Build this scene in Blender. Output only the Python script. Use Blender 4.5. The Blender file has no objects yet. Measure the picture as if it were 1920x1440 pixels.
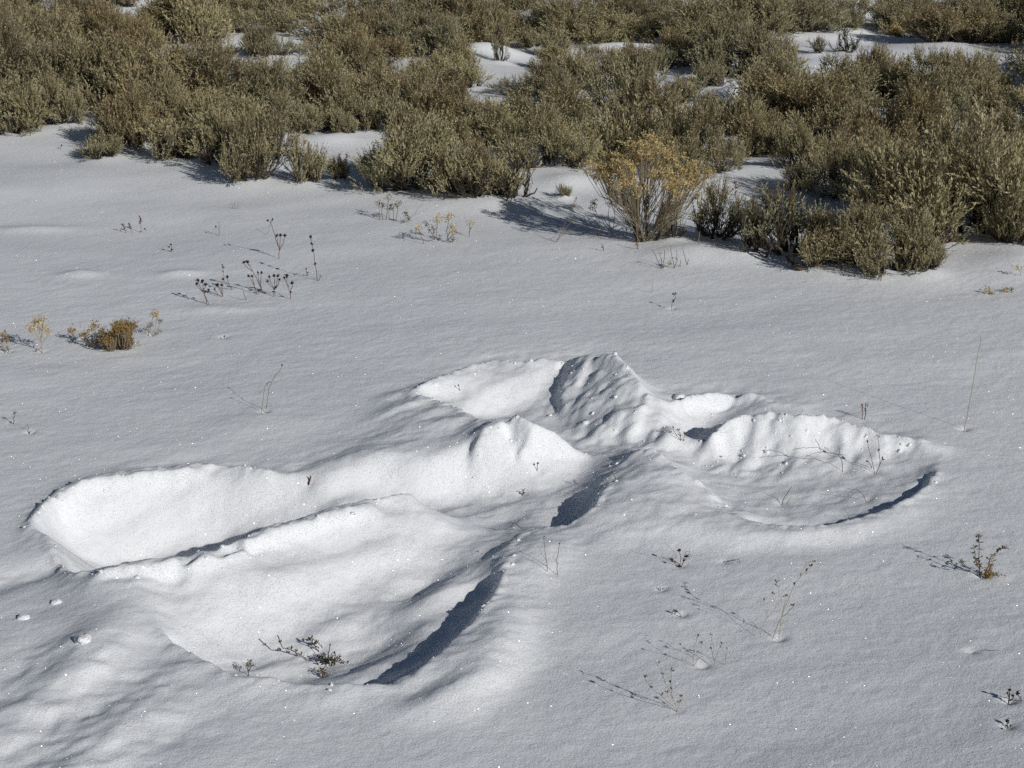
import bpy, math, random
import numpy as np
from mathutils import Vector, geometry

# ------------------------------------------------------------------ camera, world, sun, exposure
scene = bpy.context.scene
C = scene.collection
R = math.radians
CAM_H, PITCH = 1.6, R(18.232)
cam_d = bpy.data.cameras.new("camera")
cam = bpy.data.objects.new("camera", cam_d); C.objects.link(cam)
cam.location = (0, 0, CAM_H); cam.rotation_euler = (R(90) - PITCH, 0, 0)
cam_d.sensor_width = 36; cam_d.lens = 63.75
cam_d.clip_start = 0.05; cam_d.clip_end = 8000
scene.camera = cam

SUN_EL, SUN_AZ_LEFT = R(25.8), R(40.0)          # light travels away from the camera and to the left
sd = Vector((-math.sin(SUN_AZ_LEFT) * math.cos(SUN_EL), math.cos(SUN_AZ_LEFT) * math.cos(SUN_EL), -math.sin(SUN_EL)))
sun_d = bpy.data.lights.new("sun", 'SUN'); sun_d.energy = 5.0; sun_d.angle = R(0.53); sun_d.color = (1.0, 0.975, 0.93)
sun = bpy.data.objects.new("sun", sun_d); C.objects.link(sun)
sun.rotation_euler = sd.to_track_quat('-Z', 'Y').to_euler(); sun.location = (6, -7, 8)

world = bpy.data.worlds.new("World"); scene.world = world; world.use_nodes = True
wn = world.node_tree; wn.nodes.clear()
sky = wn.nodes.new('ShaderNodeTexSky'); sky.sky_type = 'NISHITA'; sky.sun_disc = False
sky.sun_elevation = SUN_EL; sky.sun_rotation = math.atan2(-sd.x, -sd.y)
sky.altitude = 2000; sky.air_density = 1.0; sky.dust_density = 0.3; sky.ozone_density = 1.0
bg = wn.nodes.new('ShaderNodeBackground'); bg.inputs['Strength'].default_value = 0.05
wo = wn.nodes.new('ShaderNodeOutputWorld')
wn.links.new(sky.outputs[0], bg.inputs[0]); wn.links.new(bg.outputs[0], wo.inputs[0])

scene.view_settings.view_transform = 'Standard'; scene.view_settings.look = 'None'
scene.view_settings.exposure = -0.70; scene.view_settings.gamma = 1.0
scene.view_settings.use_curve_mapping = False
scene.render.engine = 'CYCLES'
scene.cycles.use_denoising = False
scene.cycles.max_bounces = 9; scene.cycles.diffuse_bounces = 8

rng = np.random.default_rng(7)
rnd = random.Random(7)

# ------------------------------------------------------------------ materials
def new_mat(name):
    m = bpy.data.materials.new(name); m.use_nodes = True
    nt = m.node_tree; nt.nodes.clear()
    out = nt.nodes.new('ShaderNodeOutputMaterial')
    return m, nt, out

def N(nt, kind, **kw):
    n = nt.nodes.new(kind)
    for k, v in kw.items():
        if k in n.inputs: n.inputs[k].default_value = v
        else: setattr(n, k, v)
    return n

def math_node(nt, op, a, b=None, clamp=False):
    n = nt.nodes.new('ShaderNodeMath'); n.operation = op; n.use_clamp = clamp
    for i, v in enumerate((a, b)):
        if v is None: continue
        if isinstance(v, (int, float)): n.inputs[i].default_value = v
        else: nt.links.new(v, n.inputs[i])
    return n.outputs[0]

def snow_material():
    m, nt, out = new_mat("snow")
    L = nt.links.new
    tc = N(nt, 'ShaderNodeTexCoord')
    geo = N(nt, 'ShaderNodeNewGeometry')
    pos = geo.outputs['Position']
    pr = N(nt, 'ShaderNodeBsdfPrincipled')
    pr.inputs['Roughness'].default_value = 0.75
    pr.inputs['Specular IOR Level'].default_value = 0.15
    # grain of the crystals: two scales of fine relief
    n1 = N(nt, 'ShaderNodeTexNoise', Scale=260.0, Detail=3.0, Roughness=0.7); L(pos, n1.inputs['Vector'])
    n2 = N(nt, 'ShaderNodeTexNoise', Scale=70.0, Detail=4.0, Roughness=0.65); L(pos, n2.inputs['Vector'])
    b1 = N(nt, 'ShaderNodeBump', Strength=0.38, Distance=0.004); L(n1.outputs[0], b1.inputs['Height'])
    b2 = N(nt, 'ShaderNodeBump', Strength=0.32, Distance=0.006); L(n2.outputs[0], b2.inputs['Height']); L(b1.outputs[0], b2.inputs['Normal'])
    L(b2.outputs[0], pr.inputs['Normal'])
    cn = N(nt, 'ShaderNodeTexNoise', Scale=6.0, Detail=3.0); L(pos, cn.inputs['Vector'])
    mix = N(nt, 'ShaderNodeMix', data_type='RGBA')
    mix.inputs[6].default_value = (0.855, 0.872, 0.90, 1); mix.inputs[7].default_value = (0.885, 0.90, 0.92, 1)
    L(cn.outputs[0], mix.inputs[0]); L(mix.outputs[2], pr.inputs['Base Color'])
    # hoar crystals: tiny flat mirrors, each cell tilted its own way
    vo = N(nt, 'ShaderNodeTexVoronoi', Scale=330.0); vo.feature = 'F1'; L(pos, vo.inputs['Vector'])
    vm = N(nt, 'ShaderNodeVectorMath', operation='MULTIPLY_ADD'); L(vo.outputs['Color'], vm.inputs[0])
    vm.inputs[1].default_value = (2, 2, 1.6); vm.inputs[2].default_value = (-1, -1, -0.6)
    vn = N(nt, 'ShaderNodeVectorMath', operation='NORMALIZE'); L(vm.outputs[0], vn.inputs[0])
    gl = N(nt, 'ShaderNodeBsdfGlossy', Roughness=0.30); L(vn.outputs[0], gl.inputs['Normal'])
    near = math_node(nt, 'LESS_THAN', vo.outputs['Distance'], 0.34)
    wv = N(nt, 'ShaderNodeTexWhiteNoise', noise_dimensions='3D'); L(vo.outputs['Position'], wv.inputs['Vector'])
    sepc = N(nt, 'ShaderNodeSeparateColor'); L(wv.outputs['Color'], sepc.inputs[0])
    gb = math_node(nt, 'POWER', sepc.outputs[1], 1.4); L(gb, gl.inputs['Color'])
    cl = N(nt, 'ShaderNodeTexNoise', Scale=5.0, Detail=2.0); L(pos, cl.inputs['Vector'])
    pick = math_node(nt, 'LESS_THAN', wv.outputs['Value'], math_node(nt, 'MULTIPLY_ADD', cl.outputs[0], 2.6))
    pick.node.inputs[1].links[0].from_node.inputs[2].default_value = -0.72
    fac = math_node(nt, 'MULTIPLY', math_node(nt, 'MULTIPLY', near, pick), 0.36)
    ms = N(nt, 'ShaderNodeMixShader'); L(fac, ms.inputs[0]); L(pr.outputs[0], ms.inputs[1]); L(gl.outputs[0], ms.inputs[2])
    L(ms.outputs[0], out.inputs['Surface'])
    return m

def plant_material(name, cols, rough=0.8, transl=0.15, obj_cols=None):
    """cols: colour ramp over the per-piece random attribute 'tint'; obj_cols: multiplied in, chosen per plant."""
    m, nt, out = new_mat(name); L = nt.links.new
    at = N(nt, 'ShaderNodeAttribute'); at.attribute_name = 'tint'
    cr = N(nt, 'ShaderNodeValToRGB'); L(at.outputs['Fac'], cr.inputs[0])
    el = cr.color_ramp.elements
    while len(el) < len(cols): el.new(0.5)
    for i, c in enumerate(cols):
        el[i].position = i / max(1, len(cols) - 1); el[i].color = (*c, 1)
    col = cr.outputs[0]
    if obj_cols:
        oi = N(nt, 'ShaderNodeObjectInfo')
        c2 = N(nt, 'ShaderNodeValToRGB'); L(oi.outputs['Random'], c2.inputs[0])
        e2 = c2.color_ramp.elements
        while len(e2) < len(obj_cols): e2.new(0.5)
        for i, c in enumerate(obj_cols):
            e2[i].position = i / max(1, len(obj_cols) - 1); e2[i].color = (*c, 1)
        mx = N(nt, 'ShaderNodeMix', data_type='RGBA', blend_type='MULTIPLY'); mx.inputs[0].default_value = 1.0
        L(col, mx.inputs[6]); L(c2.outputs[0], mx.inputs[7]); col = mx.outputs[2]
    pr = N(nt, 'ShaderNodeBsdfPrincipled', Roughness=rough); pr.inputs['Specular IOR Level'].default_value = 0.2
    L(col, pr.inputs['Base Color'])
    if transl > 0:
        tr = N(nt, 'ShaderNodeBsdfTranslucent'); L(col, tr.inputs['Color'])
        ms = N(nt, 'ShaderNodeMixShader'); ms.inputs[0].default_value = transl
        L(pr.outputs[0], ms.inputs[1]); L(tr.outputs[0], ms.inputs[2]); L(ms.outputs[0], out.inputs['Surface'])
    else:
        L(pr.outputs[0], out.inputs['Surface'])
    return m

M_SNOW = snow_material()
M_LEAF = plant_material("sage_leaf", [(0.22, 0.200, 0.118), (0.48, 0.44, 0.285), (0.72, 0.66, 0.46)], 0.75, 0.22,
                        [(0.90, 0.80, 0.66), (1.0, 0.99, 0.92), (0.88, 0.86, 0.78), (1.10, 1.06, 0.94), (0.78, 0.80, 0.78), (1.0, 0.91, 0.76)])
M_LEAF_GREY = plant_material("sage_leaf_grey", [(0.16, 0.155, 0.092), (0.29, 0.28, 0.17), (0.45, 0.43, 0.28)], 0.75, 0.10)
M_LEAF_PALE = plant_material("sage_leaf_pale", [(0.25, 0.222, 0.12), (0.43, 0.385, 0.225), (0.60, 0.545, 0.35)], 0.75, 0.12)
M_BARK = plant_material("sage_bark", [(0.028, 0.022, 0.017), (0.07, 0.056, 0.042), (0.12, 0.10, 0.075)], 0.9, 0)
M_STALK = plant_material("seed_stalk", [(0.13, 0.085, 0.048), (0.22, 0.155, 0.088), (0.31, 0.23, 0.14)], 0.85, 0.1)
M_OCHRE = plant_material("ochre_head", [(0.38, 0.27, 0.10), (0.62, 0.475, 0.21), (0.74, 0.61, 0.34)], 0.85, 0.2)
M_STRAW = plant_material("straw_stem", [(0.20, 0.145, 0.075), (0.34, 0.27, 0.15), (0.48, 0.40, 0.25)], 0.8, 0.1)
M_DARK = plant_material("dark_seed_head", [(0.018, 0.012, 0.010), (0.035, 0.020, 0.015), (0.06, 0.032, 0.022)], 0.85, 0)
M_RED = plant_material("reddish_stem", [(0.075, 0.030, 0.020), (0.12, 0.055, 0.036), (0.17, 0.085, 0.055)], 0.85, 0)
M_GREYSTEM = plant_material('grey_stem', [(0.20, 0.16, 0.10), (0.36, 0.30, 0.20), (0.50, 0.43, 0.31)], 0.85, 0.1)
M_BROWN = plant_material("brown_stem", [(0.055, 0.036, 0.022), (0.11, 0.075, 0.045), (0.18, 0.13, 0.08)], 0.85, 0)
M_GOLD = plant_material("golden_dry_leaf", [(0.16, 0.10, 0.035), (0.34, 0.22, 0.08), (0.52, 0.37, 0.16)], 0.85, 0.15)
M_DRYLEAF = plant_material("dry_brown_leaf", [(0.06, 0.042, 0.022), (0.14, 0.10, 0.055), (0.24, 0.19, 0.11)], 0.85, 0.1)
M_OLIVE = plant_material("dark_olive_leaf", [(0.022, 0.022, 0.012), (0.05, 0.05, 0.026), (0.10, 0.095, 0.05)], 0.85, 0.05)
MATS = dict(snow=M_SNOW, leaf=M_LEAF, grey=M_LEAF_GREY, pale=M_LEAF_PALE, bark=M_BARK, stalk=M_STALK, ochre=M_OCHRE, straw=M_STRAW,
            dark=M_DARK, red=M_RED, brown=M_BROWN, gold=M_GOLD, dry=M_DRYLEAF, olive=M_OLIVE)

# ------------------------------------------------------------------ helpers for objects
def mesh_from(name, verts, faces, mat, tint=None, smooth=False):
    me = bpy.data.meshes.new(name)
    me.from_pydata([tuple(v) for v in verts], [], faces)
    if tint is not None:
        a = me.attributes.new('tint', 'FLOAT', 'POINT'); a.data.foreach_set('value', np.asarray(tint, dtype=np.float32))
    me.materials.append(mat)
    if smooth: me.shade_smooth()
    return me

def quads_mesh(name, V, F, mat, tint):
    """fast: V (n,3), F (m,4) or (m,3)"""
    me = bpy.data.meshes.new(name)
    V = np.asarray(V, np.float32); F = np.asarray(F, np.int32); k = F.shape[1]
    me.vertices.add(len(V)); me.vertices.foreach_set('co', V.ravel())
    me.loops.add(F.size); me.loops.foreach_set('vertex_index', F.ravel())
    me.polygons.add(len(F)); me.polygons.foreach_set('loop_start', np.arange(0, F.size, k, dtype=np.int32))
    me.update(calc_edges=True)
    a = me.attributes.new('tint', 'FLOAT', 'POINT'); a.data.foreach_set('value', np.asarray(tint, np.float32))
    me.materials.append(mat)
    return me

def obj(name, me, parent=None, loc=None):
    o = bpy.data.objects.new(name, me); C.objects.link(o)
    if parent: o.parent = parent
    if loc is not None: o.location = loc
    return o

def tag(o, label, cat, group=None):
    o['label'] = label; o['category'] = cat
    if group: o['group'] = group
    return o

def thing(name, label, cat, loc, group=None):
    o = bpy.data.objects.new(name, None); C.objects.link(o); o.location = loc
    o.empty_display_size = 0.1
    return tag(o, label, cat, group)

class Geo:
    """collects leaves (quads), tubes and blobs into one mesh"""
    def __init__(s): s.V = []; s.F = []; s.T = []; s.n = 0
    def add(s, V, F, t):
        V = np.asarray(V, float); F = np.asarray(F, int)
        s.V.append(V); s.F.append(F + s.n); s.n += len(V)
        s.T.append(np.broadcast_to(np.asarray(t, float), (len(V),)) if np.ndim(t) < 1 or len(np.atleast_1d(t)) != len(V) else np.asarray(t, float))
    def leaves(s, P, D, length, width, tint, r):
        """n diamond leaves: base P, direction D"""
        P = np.asarray(P, float); D = np.asarray(D, float); n = len(P)
        if n == 0: return
        D = D / np.linalg.norm(D, axis=1, keepdims=True)
        q = r.normal(size=(n, 3)); S = np.cross(D, q); S /= np.linalg.norm(S, axis=1, keepdims=True) + 1e-9
        Nn = np.cross(S, D)
        Lh = np.asarray(length).reshape(-1, 1) * np.ones((n, 1)); W = np.asarray(width).reshape(-1, 1) * np.ones((n, 1))
        mid = P + D * Lh * 0.6 + Nn * Lh * 0.06
        V = np.stack([P, mid + S * W * 0.5, P + D * Lh, mid - S * W * 0.5], axis=1).reshape(-1, 3)
        F = np.arange(4 * n).reshape(n, 4)
        s.add(V, F, np.repeat(np.asarray(tint) * np.ones(n), 4))
    def tube(s, pts, radii, tint, sides=4):
        pts = np.asarray(pts, float); n = len(pts)
        radii = np.asarray(radii, float) * np.ones(n)
        t = np.gradient(pts, axis=0); t /= np.linalg.norm(t, axis=1, keepdims=True) + 1e-9
        ref = np.array([0.31, 0.87, 0.2]); 
        u = np.cross(t, ref); u /= np.linalg.norm(u, axis=1, keepdims=True) + 1e-9
        w = np.cross(t, u)
        a = np.arange(sides) * 2 * np.pi / sides
        V = pts[:, None] + radii[:, None, None] * (np.cos(a)[None, :, None] * u[:, None] + np.sin(a)[None, :, None] * w[:, None])
        V = V.reshape(-1, 3)
        i = np.arange(n - 1)[:, None] * sides; j = np.arange(sides)[None]; jn = (j + 1) % sides
        F = np.stack([i + j, i + jn, i + sides + jn, i + sides + j], axis=-1).reshape(-1, 4)
        s.add(V, F, tint)
    def blob(s, c, rad, tint, r, squash=1.0):
        """small lumpy ball: subdivided octahedron, 24 quads"""
        lat = np.linspace(-np.pi / 2, np.pi / 2, 5); lon = np.arange(6) * np.pi / 3
        V = np.stack([np.cos(lat)[:, None] * np.cos(lon)[None], np.cos(lat)[:, None] * np.sin(lon)[None], np.sin(lat)[:, None] * np.ones(6)[None] * squash], -1).reshape(-1, 3)
        V = V * (rad * (1 + 0.28 * r.normal(size=(len(V), 1)))) + np.asarray(c)
        i = np.arange(4)[:, None] * 6; j = np.arange(6)[None]; jn = (j + 1) % 6
        F = np.stack([i + j, i + jn, i + 6 + jn, i + 6 + j], -1).reshape(-1, 4)
        s.add(V, F, tint)
    def mesh(s, name, mat):
        return quads_mesh(name, np.concatenate(s.V), np.concatenate(s.F), mat, np.concatenate(s.T))

# ------------------------------------------------------------------ the snow: one height field
def _hash(ix, iy, seed):
    h = (ix.astype(np.int64) * 374761393 + iy.astype(np.int64) * 668265263 + seed * 974634777) & 0xFFFFFFFF
    h = ((h ^ (h >> 13)) * 1274126177) & 0xFFFFFFFF
    h = ((h ^ (h >> 16)) * 2246822519) & 0xFFFFFFFF
    return ((h ^ (h >> 15)) & 0xFFFFFF) / float(0xFFFFFF) * 2 - 1

def vnoise(x, y, cx, cy=None, seed=0, rot=0.0):
    cy = cy or cx
    if rot:
        c, s_ = math.cos(rot), math.sin(rot); x, y = x * c + y * s_, -x * s_ + y * c
    u, v = x / cx + seed * 17.3, y / cy - seed * 9.1
    iu, iv = np.floor(u), np.floor(v); fu, fv = u - iu, v - iv
    fu = fu * fu * fu * (fu * (fu * 6 - 15) + 10); fv = fv * fv * fv * (fv * (fv * 6 - 15) + 10)
    a = _hash(iu, iv, seed); b = _hash(iu + 1, iv, seed); c = _hash(iu, iv + 1, seed); d = _hash(iu + 1, iv + 1, seed)
    return (a * (1 - fu) + b * fu) * (1 - fv) + (c * (1 - fu) + d * fu) * fv

STEP = 0.007
FX0, FX1, FY0, FY1 = -1.72, 1.86, 2.45, 5.75
def axis(lo, hi, a, b, mid_lo, mid_hi, mid_step, g):
    mid = list(np.arange(a, b + STEP / 2, STEP)); up = []; st = STEP; x = mid[-1]
    while x < mid_hi: st = min(st * g, mid_step); x += st; up.append(x)
    while x < hi: st *= 1.35; x += st; up.append(x)
    dn = []; st = STEP; x = mid[0]
    while x > mid_lo: st = min(st * g, mid_step); x -= st; dn.append(x)
    while x > lo: st *= 1.35; x -= st; dn.append(x)
    return np.array(dn[::-1] + mid + up), len(dn), len(dn) + len(mid)
GX, fx0, fx1 = axis(-3000, 3000, FX0, FX1, -5.2, 5.2, 0.04, 1.03)
GY, fy0, fy1 = axis(-60, 4000, FY0, FY1, 2.0, 16.5, 0.035, 1.015)
XX, YY = np.meshgrid(GX, GY)      # [iy, ix]

# ground coordinates in metres: camera foot at the origin, +Y away from it
ANGEL = [('s',
  [(-1.1119, 3.834, 0.005), (-1.1105, 3.9194, 0.015), (-1.0826, 4.0279, 0.019), (-1.0179, 4.104, 0.021), (-0.9405, 4.1366, 0.021), (-0.8627, 4.1659, 0.021), (-0.7766, 4.1919, 0.021),
   (-0.6965, 4.1924, 0.018000000000000002), (-0.6083, 4.1617, 0.017), (-0.5564, 4.1503, 0.006)]),
 ('s', [(-1.0966, 3.876, 0.022), (-1.0688, 3.9826, 0.026), (-1.0046, 4.0574, 0.028), (-0.928, 4.0894, 0.028), (-0.8509, 4.1182, 0.028), (-0.7657, 4.1438, 0.028)]),
 ('b',
  [(-1.117, 3.8671, 0.0), (-1.1156, 3.9521, 0.0), (-1.0878, 4.0601, 0.0), (-1.0234, 4.1358, 0.0), (-0.9464, 4.1682, 0.0), (-0.8688, 4.1974, 0.0), (-0.7832, 4.2233, 0.0), (-0.7035, 4.2238, 0.0),
   (-0.6183, 4.2117, 0.0)]),
 ('b',
  [(-1.0713, 3.9813, -0.01), (-1.0075, 4.0503, 0.002), (-0.9282, 4.0648, -0.012), (-0.8523, 4.0965, -0.019), (-0.7678, 4.1302, -0.003), (-0.6778, 4.1399, 0.003), (-0.5994, 4.1364, -0.004),
   (-0.5335, 4.1262, -0.014)]),
 ('b', [(-1.0536, 3.9466, -0.05), (-0.9675, 4.0121, -0.054), (-0.8484, 4.0555, -0.058), (-0.7242, 4.0851, -0.052), (-0.5967, 4.1042, -0.036), (-0.5066, 4.1113, -0.036)]),
 ('b',
  [(-1.0549, 3.9063, -0.06), (-1.0322, 3.8936, -0.095), (-1.0012, 3.8858, -0.12), (-0.898, 3.9593, -0.125), (-0.7909, 4.0005, -0.118), (-0.6928, 4.0308, -0.106), (-0.5939, 4.0685, -0.08),
   (-0.4928, 4.0965, -0.058), (-0.4161, 4.1143, -0.04)]),
 ('s', [(-1.107, 3.8171, 0.012), (-1.0471, 3.7671, 0.016), (-1.0038, 3.672, 0.018), (-0.9462, 3.5555, 0.02), (-0.9201, 3.5271, 0.024)]),
 ('b', [(-1.197, 3.7971, 0.0), (-1.1371, 3.7471, 0.0), (-1.0938, 3.652, 0.0), (-1.0362, 3.5355, 0.0)]), ('b', [(-0.4599, 4.1073, -0.008), (-0.4132, 4.0908, -0.014), (-0.3777, 4.0946, -0.028)]),
 ('s',
  [(-0.9218, 3.5339, 0.020999999999999998), (-0.8797, 3.5263, 0.033), (-0.7947, 3.5388, 0.041), (-0.7027, 3.5709, 0.043), (-0.6241, 3.6105, 0.047), (-0.5897, 3.6451, 0.051), (-0.5465, 3.6985, 0.055),
   (-0.4752, 3.7433, 0.053), (-0.4052, 3.8092, 0.057), (-0.3306, 3.8593, 0.059000000000000004), (-0.2551, 3.9057, 0.063), (-0.2286, 3.9159, 0.059000000000000004)]),
 ('s',
  [(-0.8654, 3.4787, 0.042), (-0.7813, 3.4908, 0.05), (-0.6905, 3.5222, 0.052), (-0.6127, 3.5609, 0.056), (-0.5787, 3.5947, 0.06), (-0.536, 3.647, 0.064), (-0.4655, 3.6909, 0.062),
   (-0.3963, 3.7553, 0.066), (-0.3226, 3.8044, 0.068)]),
 ('b',
  [(-0.8846, 3.556, -0.03), (-0.8001, 3.5684, -0.03), (-0.7087, 3.6002, -0.03), (-0.6305, 3.6395, -0.03), (-0.5963, 3.6739, -0.03), (-0.5534, 3.727, -0.03), (-0.4825, 3.7715, -0.03),
   (-0.4129, 3.8369, -0.03)]),
 ('b', [(-0.9046, 3.626, -0.125), (-0.8201, 3.6384, -0.125), (-0.7287, 3.6702, -0.125), (-0.6505, 3.7095, -0.125), (-0.6163, 3.7439, -0.125), (-0.5734, 3.797, -0.125), (-0.5025, 3.8415, -0.125)]),
 ('b', [(-0.4029, 3.8469, -0.055), (-0.3287, 3.8968, -0.055), (-0.2536, 3.9429, -0.055), (-0.2273, 3.953, -0.055)]),
 ('b', [(-0.1982, 3.9195, 0.035), (-0.1555, 3.9276, 0.005), (-0.1121, 3.9232, -0.02), (-0.0624, 3.925, -0.045), (-0.0188, 3.9458, -0.07)]),
 ('b', [(-0.9166, 3.5137, 0.03), (-0.8872, 3.4496, 0.02), (-0.8088, 3.3634, 0.012), (-0.7404, 3.3159, 0.005), (-0.7022, 3.2887, 0.004)]),
 ('b',
  [(-0.8464, 3.4674, 0.024), (-0.7409, 3.4988, 0.022), (-0.6365, 3.5493, 0.024), (-0.5332, 3.6324, 0.03), (-0.4245, 3.7035, 0.03), (-0.3119, 3.7784, 0.032), (-0.2307, 3.8305, 0.034),
   (-0.1341, 3.8337, -0.012), (-0.0671, 3.8325, -0.026)]),
 ('b', [(-0.769, 3.4102, 0.014), (-0.6935, 3.41, -0.01), (-0.5704, 3.4743, -0.006), (-0.4664, 3.5422, -0.01), (-0.3603, 3.6311, -0.006), (-0.2592, 3.6891, -0.006), (-0.168, 3.7616, -0.018)]),
 ('b', [(-0.6904, 3.4488, -0.032), (-0.6037, 3.4653, -0.03), (-0.5198, 3.5085, -0.028)]),
 ('b', [(-0.6975, 3.3678, -0.02), (-0.5994, 3.4302, -0.05), (-0.4946, 3.4792, -0.055), (-0.3886, 3.5478, -0.05), (-0.3027, 3.6266, -0.042), (-0.2289, 3.7087, -0.03), (-0.1553, 3.7385, -0.034)]),
 ('b',
  [(-0.6535, 3.3554, -0.05), (-0.5896, 3.3552, -0.08), (-0.5239, 3.3477, -0.098), (-0.4483, 3.3562, -0.095), (-0.3753, 3.3964, -0.086), (-0.3041, 3.4801, -0.074), (-0.2449, 3.5296, -0.064),
   (-0.1858, 3.6115, -0.058), (-0.1358, 3.6851, -0.044)]),
 ('b', [(-0.2278, 3.6905, -0.022), (-0.2758, 3.5774, -0.026), (-0.3267, 3.4905, -0.048), (-0.3694, 3.4327, -0.072)]),
 ('b', [(-0.3498, 3.3567, -0.088), (-0.2944, 3.3795, -0.08), (-0.2266, 3.3932, -0.054), (-0.2029, 3.3921, -0.022), (-0.1701, 3.4738, -0.018), (-0.1309, 3.5764, -0.018), (-0.1002, 3.6863, -0.024)]),
 ('b',
  [(-0.3877, 3.2982, -0.092), (-0.3212, 3.2795, -0.08), (-0.2725, 3.2607, -0.068), (-0.2255, 3.2985, -0.054), (-0.1779, 3.3424, -0.04), (-0.1363, 3.431, -0.026), (-0.0912, 3.5456, -0.024),
   (-0.0681, 3.6677, -0.026), (-0.0267, 3.8017, -0.03)]),
 ('s',
  [(-0.7022, 3.2887, 0.004), (-0.6686, 3.2321, 0.006), (-0.6138, 3.1754, 0.01), (-0.5344, 3.0938, 0.014), (-0.5107, 3.0764, 0.014), (-0.4448, 3.072, 0.014), (-0.4, 3.057, 0.014),
   (-0.3352, 3.0484, 0.014), (-0.2634, 3.0595, 0.006), (-0.2279, 3.0672, 0.002), (-0.1871, 3.0972, 0.01), (-0.1465, 3.1459, 0.018), (-0.1151, 3.2255, 0.022), (-0.0859, 3.2757, 0.022),
   (-0.073, 3.3247, 0.022), (-0.0429, 3.4215, 0.022), (-0.0259, 3.5052, 0.024), (-0.0161, 3.5904, 0.022), (-0.0024, 3.7054, 0.01), (0.0157, 3.7915, -0.006)]),
 ('b', [(-0.6686, 3.2821, -0.066), (-0.6138, 3.2254, -0.066), (-0.5344, 3.1438, -0.066), (-0.5107, 3.1264, -0.066), (-0.4448, 3.122, -0.066), (-0.4, 3.107, -0.066), (-0.3352, 3.0984, -0.066)]),
 ('b',
  [(-0.2854, 3.0795, -0.03), (-0.2499, 3.0872, -0.03), (-0.2091, 3.1172, -0.03), (-0.1685, 3.1659, -0.03), (-0.1371, 3.2455, -0.03), (-0.1079, 3.2957, -0.03), (-0.095, 3.3447, -0.03),
   (-0.0649, 3.4415, -0.03), (-0.0479, 3.5252, -0.03)]),
 ('b', [(-0.3964, 3.0202, 0.0), (-0.2542, 2.977, 0.012), (-0.1943, 2.954, 0.008)]),
 ('b', [(-0.1874, 3.008, 0.012), (-0.1238, 3.029, 0.034), (-0.0682, 3.0778, 0.05), (-0.0156, 3.1992, 0.044), (0.0162, 3.3464, 0.02)]),
 ('b', [(-0.1639, 2.9251, 0.002), (-0.0871, 2.9376, 0.006), (-0.0198, 3.0127, 0.004), (0.041, 3.1461, 0.002)]),
 ('b', [(0.0057, 3.5538, 0.022), (0.0338, 3.5073, 0.012), (0.0577, 3.6104, 0.022), (0.0938, 3.6779, 0.018)]),
 ('b', [(-0.5054, 4.1738, 0.004), (-0.4609, 4.2173, 0.01), (-0.3571, 4.2328, 0.024), (-0.2243, 4.2082, 0.036), (-0.1518, 4.2092, 0.03)]),
 ('b', [(-0.4379, 4.1508, -0.004), (-0.355, 4.1779, -0.006), (-0.2367, 4.1779, -0.006), (-0.1193, 4.2156, -0.012), (0.0, 4.22, -0.008), (0.1202, 4.25, -0.008)]),
 ('b', [(-0.3777, 4.0946, -0.028), (-0.3269, 4.1405, -0.042), (-0.2097, 4.1453, -0.058), (-0.1375, 4.1392, -0.064), (-0.0425, 4.2096, -0.058), (0.0696, 4.2492, -0.042), (0.1815, 4.2794, -0.022)]),
 ('b', [(-0.1281, 4.0383, -0.062), (-0.039, 4.1034, -0.058), (0.0658, 4.1698, -0.048), (0.1736, 4.241, -0.036)]),
 ('b', [(-0.0375, 3.9371, -0.046), (0.038, 3.9978, -0.044), (0.111, 4.0795, -0.04), (0.1747, 4.1991, -0.034)]),
 ('s',
  [(0.0157, 3.8009, -0.01), (0.0501, 3.8447, -0.014), (0.0856, 3.8462, -0.008), (0.1224, 3.854, -0.002), (0.1592, 3.8616, 0.016), (0.1903, 3.9054, 0.026), (0.2077, 3.9878, 0.028),
   (0.2389, 4.103, 0.02), (0.2613, 4.2002, 0.008), (0.293, 4.2444, 0.014), (0.3162, 4.2402, 0.034)]),
 ('b', [(0.1332, 3.8816, -0.04), (0.1643, 3.9254, -0.04), (0.1817, 4.0078, -0.04)]), ('b', [(0.2213, 4.2665, -0.02), (0.2559, 4.291, -0.012), (0.2977, 4.3167, 0.0)]),
 ('b', [(-0.3802, 4.5334, 0.004), (-0.3284, 4.5912, 0.02), (-0.28, 4.7024, 0.028)]), ('b', [(-0.333, 4.4439, 0.012), (-0.2355, 4.4441, 0.034), (-0.1518, 4.4266, 0.046), (-0.0981, 4.3684, 0.052)]),
 ('b', [(-0.298, 4.3289, 0.02), (-0.1756, 4.3197, 0.032), (-0.1236, 4.2937, 0.03)]),
 ('s', [(-0.1008, 4.2226, 0.008), (-0.0928, 4.2334, 0.045), (-0.0815, 4.2753, 0.068), (-0.0602, 4.2854, 0.08), (-0.0374, 4.2816, 0.07)]),
 ('b', [(-0.1095, 4.2537, 0.002), (-0.117, 4.296, 0.022), (-0.1058, 4.3429, 0.038)]), ('b', [(-0.0634, 4.2157, 0.036), (-0.0503, 4.2325, 0.058), (-0.0265, 4.2355, 0.04)]),
 ('s', [(-0.0217, 4.3465, 0.054), (0.0013, 4.2742, 0.03), (0.0333, 4.2491, 0.008)]),
 ('s',
  [(-0.027, 4.3216, 0.07), (-0.0188, 4.3142, 0.094), (0.0054, 4.3133, 0.1), (0.0308, 4.3004, 0.096), (0.0548, 4.2821, 0.084), (0.1036, 4.308, 0.062), (0.129, 4.2984, 0.044), (0.1592, 4.3076, 0.012),
   (0.1936, 4.3131, -0.016)]),
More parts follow.
